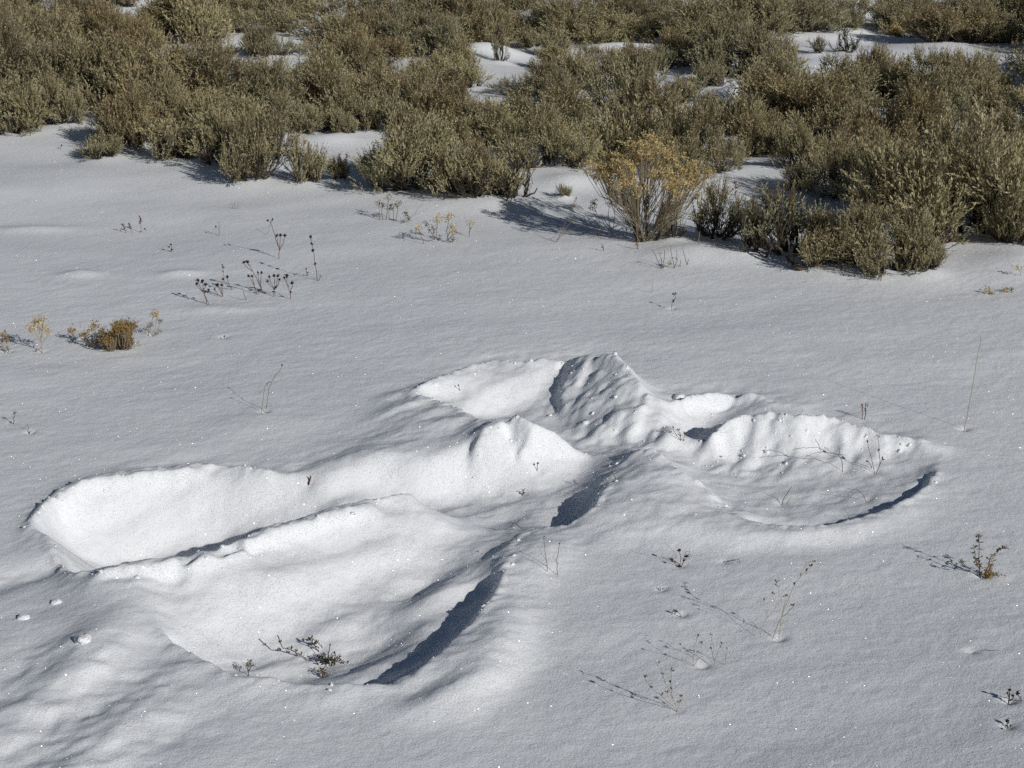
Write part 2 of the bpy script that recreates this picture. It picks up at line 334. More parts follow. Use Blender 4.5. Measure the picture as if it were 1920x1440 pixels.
 ('b', [(0.0265, 4.2422, 0.07), (0.0668, 4.2694, 0.046), (0.1072, 4.2766, 0.022), (0.1481, 4.2911, -0.002)]), ('b', [(-0.0793, 4.2033, 0.004), (0.0, 4.2249, 0.01), (0.0935, 4.256, 0.004)]),
 ('b', [(0.0254, 4.4187, -0.03), (0.051, 4.404, -0.03), (0.1007, 4.3821, -0.03), (0.1494, 4.3845, -0.03)]),
 ('s',
  [(-0.2804, 4.7102, 0.03), (-0.2102, 4.8186, 0.03), (-0.1359, 4.8905, 0.032), (-0.0597, 4.9594, 0.034), (0.0517, 4.9328, 0.036), (0.0795, 4.9594, 0.042), (0.1674, 4.9347, 0.045),
   (0.1931, 4.8921, 0.06)]),
 ('b', [(-0.2804, 4.7602, 0.0), (-0.2102, 4.8686, 0.0), (-0.1359, 4.9405, 0.0), (-0.0597, 5.0094, 0.0), (0.0517, 4.9828, 0.0), (0.0795, 5.0094, 0.0), (0.1674, 4.9847, 0.0)]),
 ('b', [(-0.2347, 4.7271, 0.012), (-0.1481, 4.7803, 0.016), (-0.0449, 4.8361, 0.018), (0.0602, 4.87, 0.018), (0.1216, 4.918, 0.012)]),
 ('b', [(-0.1616, 4.7261, -0.014), (-0.0888, 4.764, -0.016), (0.0, 4.8045, -0.014), (0.0749, 4.8315, -0.012), (0.1148, 4.8744, -0.012)]),
 ('b', [(-0.0659, 4.6995, -0.056), (0.0, 4.7492, -0.05), (0.0814, 4.7552, -0.038), (0.1128, 4.7763, -0.028), (0.0874, 4.6742, -0.044), (0.1366, 4.6078, -0.042)]),
 ('s', [(-0.2796, 4.6964, 0.03), (-0.2023, 4.6211, 0.034), (-0.1384, 4.5404, 0.036), (-0.0798, 4.4152, 0.05), (-0.0434, 4.3499, 0.06)]),
 ('b', [(-0.1823, 4.6811, -0.02), (-0.1184, 4.6004, -0.02), (-0.0598, 4.4752, -0.02), (-0.0234, 4.4099, -0.02)]),
 ('s', [(0.1951, 4.9429, 0.044), (0.2265, 4.9019, 0.068), (0.257, 4.8489, 0.083), (0.2887, 4.8301, 0.092), (0.317, 4.7538, 0.082), (0.3474, 4.6538, 0.064), (0.3653, 4.5975, 0.048)]),
 ('b', [(0.2351, 5.0629, 0.0), (0.2665, 5.0219, 0.0), (0.297, 4.9689, 0.0), (0.3287, 4.9501, 0.0), (0.357, 4.8738, 0.0), (0.3874, 4.7738, 0.0), (0.4053, 4.7175, 0.0)]),
 ('s', [(0.1948, 4.9359, 0.043), (0.1633, 4.8954, 0.032), (0.143, 4.8143, 0.022), (0.1322, 4.7338, 0.002), (0.1337, 4.6686, -0.022)]),
 ('b', [(0.156, 4.9568, 0.022), (0.1287, 4.8912, -0.008), (0.119, 4.7901, -0.028), (0.1281, 4.6716, -0.04)]), ('b', [(0.1985, 4.748, 0.036), (0.2427, 4.7578, 0.056), (0.2893, 4.6722, 0.064)]),
 ('b', [(0.173, 4.6293, -0.016), (0.2169, 4.653, 0.014), (0.2733, 4.6331, 0.036), (0.3269, 4.5723, 0.034)]),
 ('b', [(0.1743, 4.4527, -0.04), (0.2107, 4.4932, -0.028), (0.2611, 4.525, -0.002), (0.3214, 4.4798, 0.014), (0.3697, 4.4702, 0.01)]),
 ('b', [(0.2069, 4.3968, -0.04), (0.2626, 4.4084, -0.034), (0.3191, 4.433, -0.018), (0.3889, 4.4409, -0.012)]), ('b', [(0.3649, 4.5916, 0.05), (0.4008, 4.593, 0.045), (0.4285, 4.5989, 0.04)]),
 ('s', [(0.4296, 4.6107, 0.036), (0.5118, 4.6872, 0.03), (0.584, 4.6964, 0.03), (0.6394, 4.6964, 0.03), (0.6846, 4.6714, 0.02)]),
 ('b', [(0.4108, 4.653, 0.0), (0.5218, 4.7472, 0.0), (0.594, 4.7564, 0.0), (0.6494, 4.7564, 0.0), (0.7062, 4.7314, 0.0)]),
 ('b', [(0.3704, 4.4901, 0.04), (0.4194, 4.4838, 0.02), (0.387, 4.4271, 0.018)]), ('b', [(0.4613, 4.633, -0.002), (0.5387, 4.6833, -0.004), (0.6207, 4.7, -0.002), (0.6604, 4.6705, 0.005)]),
 ('b', [(0.45, 4.577, -0.028), (0.5054, 4.6314, -0.032), (0.5524, 4.6663, -0.032), (0.5996, 4.6992, -0.028)]), ('b', [(0.4358, 4.4906, -0.045), (0.4816, 4.5276, -0.048), (0.503, 4.5737, -0.045)]),
 ('s',
  [(0.4797, 4.4078, 0.0), (0.5082, 4.3877, 0.035), (0.5467, 4.4194, 0.05), (0.6021, 4.4479, 0.062), (0.6643, 4.449, 0.066), (0.7416, 4.4111, 0.066), (0.8114, 4.4252, 0.064), (0.8477, 4.4224, 0.046),
   (0.9097, 4.3889, 0.036), (0.9662, 4.3611, 0.03), (1.0362, 4.3298, 0.024), (1.0618, 4.3093, 0.02)]),
 ('b', [(0.6943, 4.519, 0.0), (0.7716, 4.4811, 0.0), (0.8414, 4.4952, 0.0), (0.8777, 4.4924, 0.0), (0.9397, 4.4589, 0.0), (0.9962, 4.4311, 0.0), (1.0662, 4.3998, 0.0), (1.0918, 4.3793, 0.0)]),
 ('b', [(0.5032, 4.4227, -0.02), (0.5417, 4.4544, -0.02), (0.5971, 4.4829, -0.02)]),
 ('b', [(0.3717, 4.3046, -0.02), (0.453, 4.3733, -0.04), (0.4963, 4.3976, -0.03), (0.5367, 4.403, 0.012), (0.6053, 4.4084, 0.032)]),
 ('b', [(0.5003, 4.2993, -0.044), (0.5629, 4.3779, -0.03), (0.6306, 4.3864, 0.018), (0.7115, 4.3823, 0.034), (0.8084, 4.3869, 0.028), (0.8999, 4.3585, 0.015), (0.9903, 4.3326, 0.01)]),
 ('b', [(0.5703, 4.2066, -0.044), (0.6382, 4.3216, -0.038), (0.7092, 4.3403, -0.016), (0.818, 4.3481, -0.016), (0.9332, 4.3093, -0.016), (1.0145, 4.3373, -0.012), (1.0481, 4.295, -0.002)]),
 ('b', [(0.5906, 4.0555, -0.04), (0.7037, 4.1248, -0.04), (0.8184, 4.1861, -0.036), (0.9301, 4.2203, -0.028), (1.0166, 4.256, -0.016), (1.0471, 4.2522, -0.006)]),
 ('b', [(0.6554, 3.9735, -0.034), (0.7583, 3.987, -0.03), (0.8456, 4.0177, -0.022), (0.9438, 4.0959, -0.016), (1.0228, 4.1935, -0.012)]),
 ('s',
  [(0.5044, 3.973, -0.008), (0.5187, 3.8957, 0.006), (0.5436, 3.8408, 0.014), (0.5979, 3.8027, 0.018), (0.6742, 3.7965, 0.018), (0.7342, 3.809, 0.018), (0.7987, 3.8624, 0.013),
   (0.8675, 3.9071, 0.012), (0.9456, 3.9897, 0.011), (0.9947, 4.0649, 0.01), (1.0352, 4.1487, 0.008), (1.0469, 4.213, 0.006)]),
 ('b', [(0.5336, 3.8628, -0.026), (0.5879, 3.8247, -0.026), (0.6642, 3.8185, -0.026), (0.7242, 3.831, -0.026), (0.7887, 3.8844, -0.026)]),
 ('b', [(0.8515, 3.9171, -0.02), (0.9296, 3.9997, -0.02), (0.9787, 4.0749, -0.02), (1.0192, 4.1587, -0.02)]),
 ('s', [(0.3134, 4.2023, 0.048), (0.3421, 4.1985, 0.048), (0.372, 4.1604, 0.044), (0.4251, 4.0544, 0.036), (0.4522, 4.0293, 0.028), (0.4795, 3.994, 0.012), (0.5031, 3.9631, -0.004)]),
 ('b', [(0.3587, 4.2736, 0.02), (0.4185, 4.2161, -0.012), (0.4579, 4.1416, -0.025), (0.5013, 4.0607, -0.03)]),
 ('b', [(0.2663, 4.0244, 0.034), (0.3198, 4.0665, 0.045), (0.3645, 3.9865, 0.042), (0.4199, 3.9053, 0.034), (0.4649, 3.8598, 0.022)]),
 ('b',
  [(0.2069, 3.8373, 0.022), (0.2697, 3.8725, 0.034), (0.3394, 3.8226, 0.032), (0.4084, 3.7818, 0.028), (0.5253, 3.7556, 0.026), (0.6419, 3.7358, 0.024), (0.7682, 3.7761, 0.02),
   (0.9153, 3.9055, 0.014)]),
 ('b', [(0.2634, 3.7615, 0.008), (0.344, 3.7207, 0.006), (0.4855, 3.7127, 0.003), (0.5798, 3.7091, 0.002), (0.7139, 3.7331, 0.002), (0.8747, 3.8223, 0.002)])]
OUTLINE = [(-1.1373, 3.827), (-1.1443, 4.0242), (-1.057, 4.2027), (-0.8873, 4.2857), (-0.7019, 4.305), (-0.574, 4.2514), (-0.4911, 4.3559), (-0.3931, 4.4983), (-0.396, 4.6272), (-0.3097, 4.8814),
 (-0.0952, 5.1514), (0.0801, 5.2053), (0.2592, 5.2715), (0.3449, 5.2162), (0.3941, 5.0055), (0.4354, 4.8477), (0.6648, 4.8814), (0.7966, 4.7536), (0.8751, 4.6941), (1.112, 4.4486), (1.1231, 4.259),
 (1.0616, 4.0242), (0.9183, 3.827), (0.7593, 3.7197), (0.5732, 3.6607), (0.3978, 3.6607), (0.261, 3.7197), (0.1521, 3.6607), (0.1018, 3.5202), (0.0533, 3.2897), (0.0507, 3.1057), (-0.0097, 2.9587),
 (-0.154, 2.9189), (-0.2524, 2.9487), (-0.3941, 2.9995), (-0.5267, 3.0307), (-0.6842, 3.184), (-0.8288, 3.3262), (-0.9539, 3.4666), (-1.0514, 3.6319)]
REGIONS = [('leg_hollow',
  [(-1.107, 3.8171), (-1.1056, 3.9021), (-1.0778, 4.0101), (-1.0134, 4.0858), (-0.8588, 4.1474), (-0.6939, 4.1765), (-0.6103, 4.1749), (-0.5223, 4.1961), (-0.4253, 4.211), (-0.2956, 3.8985),
   (-0.3287, 3.8368), (-0.4029, 3.7869), (-0.4725, 3.7215), (-0.5434, 3.677), (-0.5863, 3.6239), (-0.6205, 3.5895), (-0.6987, 3.5502), (-0.7901, 3.5184), (-0.8746, 3.506), (-0.9166, 3.5137),
   (-0.9552, 3.5893), (-1.0544, 3.7933)]),
 ('leg_hollow',
  [(-0.9166, 3.5137), (-0.8746, 3.506), (-0.7901, 3.5184), (-0.6987, 3.5502), (-0.6205, 3.5895), (-0.5863, 3.6239), (-0.5434, 3.677), (-0.4725, 3.7215), (-0.4029, 3.7869), (-0.3287, 3.8368),
   (-0.2536, 3.8829), (-0.2273, 3.893), (-0.1555, 3.9276), (-0.0188, 3.9458), (0.0159, 3.8481), (-0.0024, 3.7054), (-0.0161, 3.5904), (-0.0259, 3.5052), (-0.0429, 3.4215), (-0.073, 3.3247),
   (-0.0859, 3.2757), (-0.1151, 3.2255), (-0.1465, 3.1459), (-0.1871, 3.0972), (-0.2279, 3.0672), (-0.2634, 3.0595), (-0.3352, 3.0484), (-0.4, 3.057), (-0.4448, 3.072), (-0.5107, 3.0764),
   (-0.5344, 3.0938), (-0.6138, 3.1754), (-0.6686, 3.2321), (-0.7022, 3.2887)]),
 ('torso_hollow',
  [(-0.5223, 4.1961), (-0.4795, 4.243), (-0.3615, 4.2898), (-0.2158, 4.3077), (-0.1008, 4.2226), (0.0, 4.259), (0.0948, 4.3146), (0.1936, 4.4078), (0.2758, 4.3968), (0.293, 4.2444), (0.2613, 4.2002),
   (0.2389, 4.103), (0.2077, 3.9878), (0.1903, 3.9054), (0.1592, 3.8616), (0.1224, 3.854), (0.0856, 3.8462), (0.0501, 3.8447), (0.0157, 3.8009), (-0.0188, 3.9458), (-0.1121, 3.9232),
   (-0.1982, 3.9195)]),
 ('arm_hollow',
  [(-0.2804, 4.7102), (-0.2102, 4.8186), (-0.1359, 4.8905), (-0.0597, 4.9594), (0.0517, 4.9328), (0.0795, 4.9594), (0.1674, 4.9347), (0.1931, 4.8921), (0.1619, 4.8549), (0.1404, 4.7746),
   (0.1316, 4.7101), (0.1454, 4.6606), (0.1812, 4.445), (0.129, 4.2984), (0.055, 4.299), (-0.0189, 4.34), (-0.0434, 4.3499), (-0.0798, 4.4152), (-0.1384, 4.5404), (-0.2023, 4.6211),
   (-0.2796, 4.6964)]),
 ('arm_hollow',
  [(0.3465, 4.2167), (0.4531, 4.3779), (0.4797, 4.4078), (0.5082, 4.3877), (0.5467, 4.4194), (0.6021, 4.4479), (0.6643, 4.449), (0.7416, 4.4111), (0.8114, 4.4252), (0.8477, 4.4224), (0.9097, 4.3889),
   (0.9662, 4.3611), (1.0362, 4.3298), (1.0618, 4.3093), (1.0469, 4.213), (1.0469, 4.213), (1.0352, 4.1487), (0.9947, 4.0649), (0.9456, 3.9897), (0.8675, 3.9071), (0.7987, 3.8624), (0.7342, 3.809),
   (0.6742, 3.7965), (0.5979, 3.8027), (0.5436, 3.8408), (0.5187, 3.8957), (0.5044, 3.973), (0.4522, 4.0293), (0.372, 4.1604)]),
 ('head_hollow',
  [(0.2849, 4.4316), (0.3229, 4.4983), (0.3704, 4.4901), (0.4008, 4.593), (0.5118, 4.6872), (0.6394, 4.6964), (0.6828, 4.6579), (0.6021, 4.4479), (0.5467, 4.4194), (0.5082, 4.3877), (0.4797, 4.4078),
   (0.4538, 4.3857), (0.3515, 4.3128)])]
TROUGHS = [(-0.018, 0.075, [(-0.8469, 2.7682), (-0.8136, 2.8993), (-0.763, 3.0202), (-0.7109, 3.1613)]), (0.01, 0.085, [(-0.7922, 2.7326), (-0.7173, 2.8513), (-0.66, 2.9995), (-0.633, 3.1277)]),
 (-0.012, 0.07, [(-0.9738, 2.9587), (-0.928, 3.084), (-0.8971, 3.2069)]), (0.009, 0.075, [(-0.8806, 2.8993), (-0.8473, 3.0412), (-0.8086, 3.184)]),
 (-0.009, 0.075, [(-0.7064, 2.7151), (-0.6664, 2.7864), (-0.5996, 2.88)]), (-0.015, 0.05, [(-1.1455, 3.4932), (-1.0622, 3.5614), (-1.0038, 3.6034)])]
MOUNDS = [(-0.8032, 3.2069, 0.03, 0.136, 0.215), (1.35, 2.2, 0.085, 0.75, 0.75), (0.6509, 6.3258, 0.03, 0.172, 0.124), (-0.6767, 4.5193, 0.006, 0.127, 0.083), (-1.849, 6.8272, 0.013, 0.164, 0.048),
 (-1.4995, 6.0999, 0.013, 0.074, 0.044), (-1.1478, 6.0999, 0.013, 0.074, 0.044), (-0.933, 5.6581, 0.006, 0.104, 0.041), (-0.8486, 8.4071, 0.03, 0.15, 0.088), (0.224, 7.4923, 0.03, 0.112, 0.092),
 (1.7595, 6.1735, 0.02, 0.15, 0.138), (1.2199, 9.8706, 0.075, 0.116, 0.12), (1.032, 10.3389, 0.04, 0.152, 0.107), (-1.5016, 12.5832, 0.075, 0.11, 0.215), (-1.3477, 11.5343, 0.045, 0.135, 0.119),
 (-0.1011, 11.5343, 0.06, 0.202, 0.119), (0.7876, 11.7304, 0.06, 0.274, 0.101), (2.5466, 13.4979, 0.075, 0.157, 0.184), (2.2462, 12.0369, 0.045, 0.386, 0.145), (2.4029, 8.8227, 0.075, 0.131, 0.108),
 (2.9014, 10.6408, 0.06, 0.125, 0.092), (-2.8828, 14.1107, 0.075, 0.123, 0.168), (1.0997, 7.8487, 0.02, 0.094, 0.096)]
ROUGH = [[(0.1931, 4.8921), (0.2872, 4.8044), (0.346, 4.6356), (0.4285, 4.5989), (0.4492, 4.4983), (0.3804, 4.3362), (0.1938, 4.4118), (0.1314, 4.6824), (0.1334, 4.7899)],
 [(0.5097, 4.414), (0.6078, 4.4911), (0.8355, 4.4741), (1.0549, 4.321), (0.9939, 4.2741), (0.8158, 4.3269), (0.6548, 4.2402), (0.5212, 4.2402), (0.4717, 4.2973)]]
BUSHES = [(-2.417, 8.622, 0.404, 0.29, 'med0', 'sagebrush cut by the picture edge above the open snow, bare dark stems at its foot', 'sagebrush along the edge of the open snow', -0.06),
 (-2.195, 8.691, 0.268, 0.248, 'med2', 'sagebrush whose low bare branches reach out over the narrow snow gap', 'sagebrush along the edge of the open snow', 0.07),
 (-1.824, 8.014, 0.199, 0.103, 'low0', 'tiny low sagebrush forming the outermost tip of the long clump', 'sagebrush along the edge of the open snow', 0.51),
 (-1.729, 8.246, 0.363, 0.289, 'med1', 'sagebrush right behind the tiny tip bush of the long clump', 'sagebrush along the edge of the open snow', -0.04),
 (-1.52, 7.996, 0.295, 0.171, 'pale1', 'low pale sagebrush between two small snow pockets at the clump front', 'sagebrush along the edge of the open snow', 0.01),
 (-1.307, 7.853, 0.244, 0.215, 'low1', 'small sagebrush beside a snow pocket, next to the brownish upright one', 'sagebrush along the edge of the open snow', 0.1),
 (-1.584, 8.536, 0.473, 0.293, 'big0', 'broad sagebrush behind the low pale one with snow pockets', 'sagebrush along the edge of the open snow', -0.38),
 (-1.087, 7.54, 0.301, 0.333, 'med3', 'tall brownish sagebrush standing out furthest onto the open snow, full of seed stalks', 'sagebrush along the edge of the open snow', 0.01),
 (-0.878, 7.529, 0.192, 0.176, 'pale1', 'pale rounded sagebrush at the foot of the tall brownish one', 'sagebrush along the edge of the open snow', 0.16),
 (-0.748, 7.606, 0.091, 0.09, 'low1', 'very small round sagebrush alone in the snow bay', 'sagebrush along the edge of the open snow', 0.35),
 (-1.286, 8.323, 0.366, 0.236, 'med0', 'sagebrush behind the tall brownish one', 'sagebrush along the edge of the open snow', -0.49),
 (-1.064, 8.537, 0.301, 0.194, 'med2', 'sagebrush at the head of the snow bay, beside the clump of seed stalks', 'sagebrush along the edge of the open snow', -0.24),
 (-0.796, 8.513, 0.131, 0.114, 'pale1', 'small pale sagebrush at the back rim of the snow bay', 'sagebrush along the edge of the open snow', -0.49),
 (-0.694, 8.601, 0.152, 0.157, 'pale1', 'upright pale sagebrush under the dark thicket, behind the snow bay', 'sagebrush along the edge of the open snow', 0.37),
 (-0.554, 8.569, 0.227, 0.162, 'pale1', 'pale sagebrush just behind the large pale rounded bush', 'sagebrush along the edge of the open snow', 0.23),
 (-0.6, 7.73, 0.138, 0.103, 'low0', 'grey low sagebrush at the side of the large pale rounded bush', 'sagebrush along the edge of the open snow', -0.55),
 (-0.365, 7.391, 0.488, 0.302, 'pale0', 'large pale rounded sagebrush in front of the dark thicket', 'sagebrush along the edge of the open snow', 0.58),
 (-0.162, 7.176, 0.329, 0.242, 'med2', 'sagebrush leaning against the front of the large pale rounded bush', 'sagebrush along the edge of the open snow', 0.56),
 (0.017, 7.229, 0.279, 0.198, 'sparse', 'thin twiggy sagebrush with snow showing through it', 'sagebrush along the edge of the open snow', 0.18),
 (0.209, 7.265, 0.069, 0.05, 'pale1', 'tiny tuft of sagebrush on the smooth snow mound', 'sagebrush along the edge of the open snow', 0.14),
 (0.174, 7.781, 0.457, 0.284, 'big0', 'dense sagebrush overhanging the smooth white snow mound', 'sagebrush along the edge of the open snow', -0.41),
 (-0.136, 8.348, 0.367, 0.223, 'med0', 'dark based sagebrush behind the thin twiggy one', 'sagebrush along the edge of the open snow', -0.58),
 (0.777, 7.642, 0.427, 0.28, 'big1', 'leaning sagebrush directly behind the ochre rabbitbrush', 'sagebrush along the edge of the open snow', 0.03),
 (0.768, 6.523, 0.234, 0.205, 'grey0', 'grey sparse sagebrush nearest the ochre rabbitbrush', 'sagebrush along the edge of the open snow', -0.53),
 (0.843, 6.299, 0.167, 0.187, 'grey1', 'thin upright sagebrush between two grey sparse ones', 'sagebrush along the edge of the open snow', -0.37),
 (0.977, 6.296, 0.31, 0.23, 'grey0', 'gnarled grey sagebrush with thick twisted bare trunks on the snow', 'sagebrush along the edge of the open snow', -0.31),
 (0.593, 6.504, 0.117, 0.119, 'sparse', 'twiggy seedling sagebrush touching the rabbitbrush foot', 'sagebrush along the edge of the open snow', -0.56),
 (1.109, 6.139, 0.276, 0.207, 'med3', 'rusty brown sagebrush beside the gnarled twisted trunks', 'sagebrush along the edge of the open snow', -0.04),
 (1.275, 6.084, 0.327, 0.243, 'med0', 'sagebrush in front of the huge one with a snow hole in its middle', 'sagebrush along the edge of the open snow', -0.07),
 (1.42, 6.029, 0.146, 0.104, 'low0', 'small sagebrush at the foremost corner of the huge clump', 'sagebrush along the edge of the open snow', 0.41),
 (1.675, 6.598, 0.752, 0.483, 'big0', 'huge sagebrush, the biggest clump by the open snow', 'sagebrush along the edge of the open snow', 0.02),
 (1.409, 7.106, 0.44, 0.323, 'big2', 'sagebrush overhanging the snow bay beside the gnarled one', 'sagebrush along the edge of the open snow', 0.17),
 (1.735, 7.857, 0.596, 0.349, 'big1', 'wide sagebrush crowning the clump behind the huge one', 'sagebrush along the edge of the open snow', -0.0),
 (1.832, 6.41, 0.23, 0.246, 'med1', 'sagebrush with bare slanting stems, cut by the picture edge', 'sagebrush along the edge of the open snow', 0.19),
 (1.244, 7.716, 0.24, 0.206, 'med2', 'sagebrush over a dark hollow at the back of the snow bay', 'sagebrush along the edge of the open snow', -0.05),
 (1.172, 7.353, 0.162, 0.095, 'low1', 'low brown sagebrush standing inside the snow bay', 'sagebrush along the edge of the open snow', -0.27),
 (1.205, 8.062, 0.157, 0.151, 'pale1', 'pale sagebrush on a crooked trunk above the snow bay', 'sagebrush along the edge of the open snow', 0.6),
 (1.377, 7.74, 0.206, 0.204, 'med1', 'brownish sagebrush hanging over the far corner of the snow bay', 'sagebrush along the edge of the open snow', 0.59),
 (2.213, 8.175, 0.289, 0.186, 'med2', 'sagebrush below the small drift near the picture edge', 'sagebrush along the edge of the open snow', 0.41),
 (2.059, 11.135, 0.214, 0.147, 'dead', 'dark dead sagebrush with bare claw-like branches before the long snow drift', 'sagebrush by the upper drifts', 0.25),
 (1.847, 11.109, 0.13, 0.097, 'grey1', 'small grey sagebrush on the long snow drift beside the dead one', 'sagebrush by the upper drifts', -0.22),
 (-1.509, 11.213, 0.325, 0.212, 'med1', 'round sagebrush on the upper drift with a looped branch', 'sagebrush by the upper drifts', -0.32),
 (0.486, 10.353, 0.242, 0.179, 'med0', 'round sagebrush just below the bright middle drift', 'sagebrush by the upper drifts', -0.25),
 (-0.065, 11.109, 0.13, 0.199, 'sparse', 'thin sagebrush standing before the drift above the thicket', 'sagebrush by the upper drifts', -0.52),
 (2.441, 7.823, 0.591, 0.27, 'med2', 'broad leafy sagebrush packed behind the huge clump, third from left', 'broad leafy sagebrush: sagebrush packed behind the huge clump', -1.06),
 (0.526, 8.118, 0.561, 0.382, 'med1', 'stalky dense sagebrush immediately behind the ochre rabbitbrush, right one', 'stalky sagebrush: dense sagebrush immediately behind the ochre rabbitbrush', 1.6),
 (-1.455, 8.844, 0.8, 0.344, 'big1', 'stalky sagebrush in the back row behind the long front clump, third from left', 'stalky sagebrush: sagebrush in the back row behind the long front clump', -2.02),
 (-0.263, 8.573, 0.464, 0.292, 'med1', 'stalky sagebrush in the dark row behind the snow bay, right one', 'stalky sagebrush: sagebrush in the dark row behind the snow bay', -0.6),
 (0.175, 8.848, 0.531, 0.267, 'med1', 'stalky dense sagebrush immediately behind the ochre rabbitbrush, left one', 'stalky sagebrush: dense sagebrush immediately behind the ochre rabbitbrush', 0.4),
 (1.364, 8.804, 0.619, 0.32, 'med0', 'broad leafy sagebrush packed behind the huge clump, leftmost', 'broad leafy sagebrush: sagebrush packed behind the huge clump', 2.51),
 (2.033, 8.634, 0.429, 0.265, 'med2', 'small leafy sagebrush packed behind the huge clump, third from left', 'small leafy sagebrush: sagebrush packed behind the huge clump', 2.52),
 (-2.551, 9.237, 0.769, 0.435, 'big1', 'stalky sagebrush in the back row behind the long front clump, second from left', 'stalky sagebrush: sagebrush in the back row behind the long front clump',
  -2.33),
 (-2.174, 9.334, 0.568, 0.393, 'med0', 'broad leafy sagebrush in the back row behind the long front clump, left one', 'broad leafy sagebrush: sagebrush in the back row behind the long front clump',
  2.54),
 (-1.638, 9.045, 0.845, 0.419, 'big2', 'broad leafy sagebrush in the back row behind the long front clump, right one', 'broad leafy sagebrush: sagebrush in the back row behind the long front clump',
  2.27),
 (-1.057, 9.183, 0.514, 0.33, 'med0', 'broad leafy sagebrush in the dark row behind the snow bay', 'broad leafy sagebrush: sagebrush in the dark row behind the snow bay', -2.34),
 (-0.564, 9.096, 0.411, 0.282, 'med0', 'small leafy sagebrush in the dark row behind the snow bay', 'small leafy sagebrush: sagebrush in the dark row behind the snow bay', 2.8),
 (0.579, 9.156, 0.436, 0.339, 'med2', 'small leafy dense sagebrush immediately behind the ochre rabbitbrush, leftmost',
  'small leafy sagebrush: dense sagebrush immediately behind the ochre rabbitbrush', 1.19),
 (1.382, 9.354, 0.473, 0.285, 'med2', 'small leafy sagebrush packed behind the huge clump, second from left', 'small leafy sagebrush: sagebrush packed behind the huge clump', -0.01),
 (2.788, 9.046, 0.605, 0.29, 'med1', 'stalky sagebrush packed behind the huge clump, right one', 'stalky sagebrush: sagebrush packed behind the huge clump', 3.07),
 (-3.067, 9.848, 0.729, 0.416, 'big0', 'broad leafy olive sagebrush in the middle of the continuous thicket, left one',
  'broad leafy sagebrush: olive sagebrush in the middle of the continuous thicket', 0.93),
 (-2.724, 9.744, 0.764, 0.438, 'big1', 'stalky olive sagebrush in the middle of the continuous thicket, left one', 'stalky sagebrush: olive sagebrush in the middle of the continuous thicket', 1.32),
 (2.037, 9.819, 0.447, 0.305, 'med1', 'stalky dark sagebrush below the long drift and dead bush, left one', 'stalky sagebrush: dark sagebrush below the long drift and dead bush', -1.58),
 (2.443, 9.793, 0.387, 0.267, 'med0', 'small leafy dark sagebrush below the long drift and dead bush, third from left', 'small leafy sagebrush: dark sagebrush below the long drift and dead bush',
  0.76),
 (3.187, 10.136, 0.853, 0.405, 'big1', 'stalky dark sagebrush below the long drift and dead bush, right one', 'stalky sagebrush: dark sagebrush below the long drift and dead bush', -2.77),
 (-2.831, 10.751, 0.805, 0.423, 'big2', 'broad leafy olive sagebrush in the middle of the continuous thicket, right one',
  'broad leafy sagebrush: olive sagebrush in the middle of the continuous thicket', 1.64),
 (-2.419, 10.825, 0.664, 0.364, 'big1', 'stalky olive sagebrush in the middle of the continuous thicket, right one', 'stalky sagebrush: olive sagebrush in the middle of the continuous thicket',
  -2.11),
 (-3.262, 11.141, 0.72, 0.443, 'big1', 'stalky sagebrush of the brownish thicket beside the narrow upper drift, leftmost',
  'stalky sagebrush: sagebrush of the brownish thicket beside the narrow upper drift', -1.76),
 (-2.591, 11.354, 0.778, 0.362, 'big1', 'stalky sagebrush of the brownish thicket beside the narrow upper drift, second from left',
  'stalky sagebrush: sagebrush of the brownish thicket beside the narrow upper drift', 1.61),
 (-0.437, 11.139, 0.427, 0.269, 'med0', 'small leafy dark sagebrush between the upper drift and the broken middle drift, third from left',
  'small leafy sagebrush: dark sagebrush between the upper drift and the broken middle drift', -0.86),
 (3.51, 11.298, 0.706, 0.425, 'big1', 'stalky sagebrush beside the long drift near the dark dead bush, fourth from left', 'stalky sagebrush: sagebrush beside the long drift near the dark dead bush',
  -2.19),
 (-2.793, 11.691, 0.695, 0.384, 'big0', 'broad leafy sagebrush of the brownish thicket beside the narrow upper drift',
  'broad leafy sagebrush: sagebrush of the brownish thicket beside the narrow upper drift', -0.11),
 (-2.008, 11.597, 0.34, 0.284, 'low0', 'small leafy sagebrush of the brownish thicket beside the narrow upper drift',
  'small leafy sagebrush: sagebrush of the brownish thicket beside the narrow upper drift', -1.76),
 (-0.893, 11.707, 0.444, 0.291, 'med3', 'stalky dark sagebrush between the upper drift and the broken middle drift, third from left',
  'stalky sagebrush: dark sagebrush between the upper drift and the broken middle drift', -0.04),
 (-0.36, 11.782, 0.661, 0.393, 'big1', 'stalky dark sagebrush between the upper drift and the broken middle drift, fourth from left',
  'stalky sagebrush: dark sagebrush between the upper drift and the broken middle drift', -2.12),
 (1.422, 11.771, 0.711, 0.41, 'big0', 'broad leafy sagebrush around the bright middle drift, fourth from left', 'broad leafy sagebrush: sagebrush around the bright middle drift', 2.5),
 (2.924, 11.722, 0.577, 0.244, 'med2', 'broad leafy sagebrush beside the long drift near the dark dead bush, leftmost',
  'broad leafy sagebrush: sagebrush beside the long drift near the dark dead bush', 0.41),
 (3.645, 11.795, 0.749, 0.42, 'big0', 'broad leafy sagebrush beside the long drift near the dark dead bush, third from left',
  'broad leafy sagebrush: sagebrush beside the long drift near the dark dead bush', -0.98),
 (-2.171, 12.108, 0.565, 0.349, 'med3', 'stalky sagebrush of the brownish thicket beside the narrow upper drift, fourth from left',
  'stalky sagebrush: sagebrush of the brownish thicket beside the narrow upper drift', -1.43),
 (-0.968, 12.212, 0.993, 0.34, 'big0', 'broad leafy dark sagebrush between the upper drift and the broken middle drift, left one',
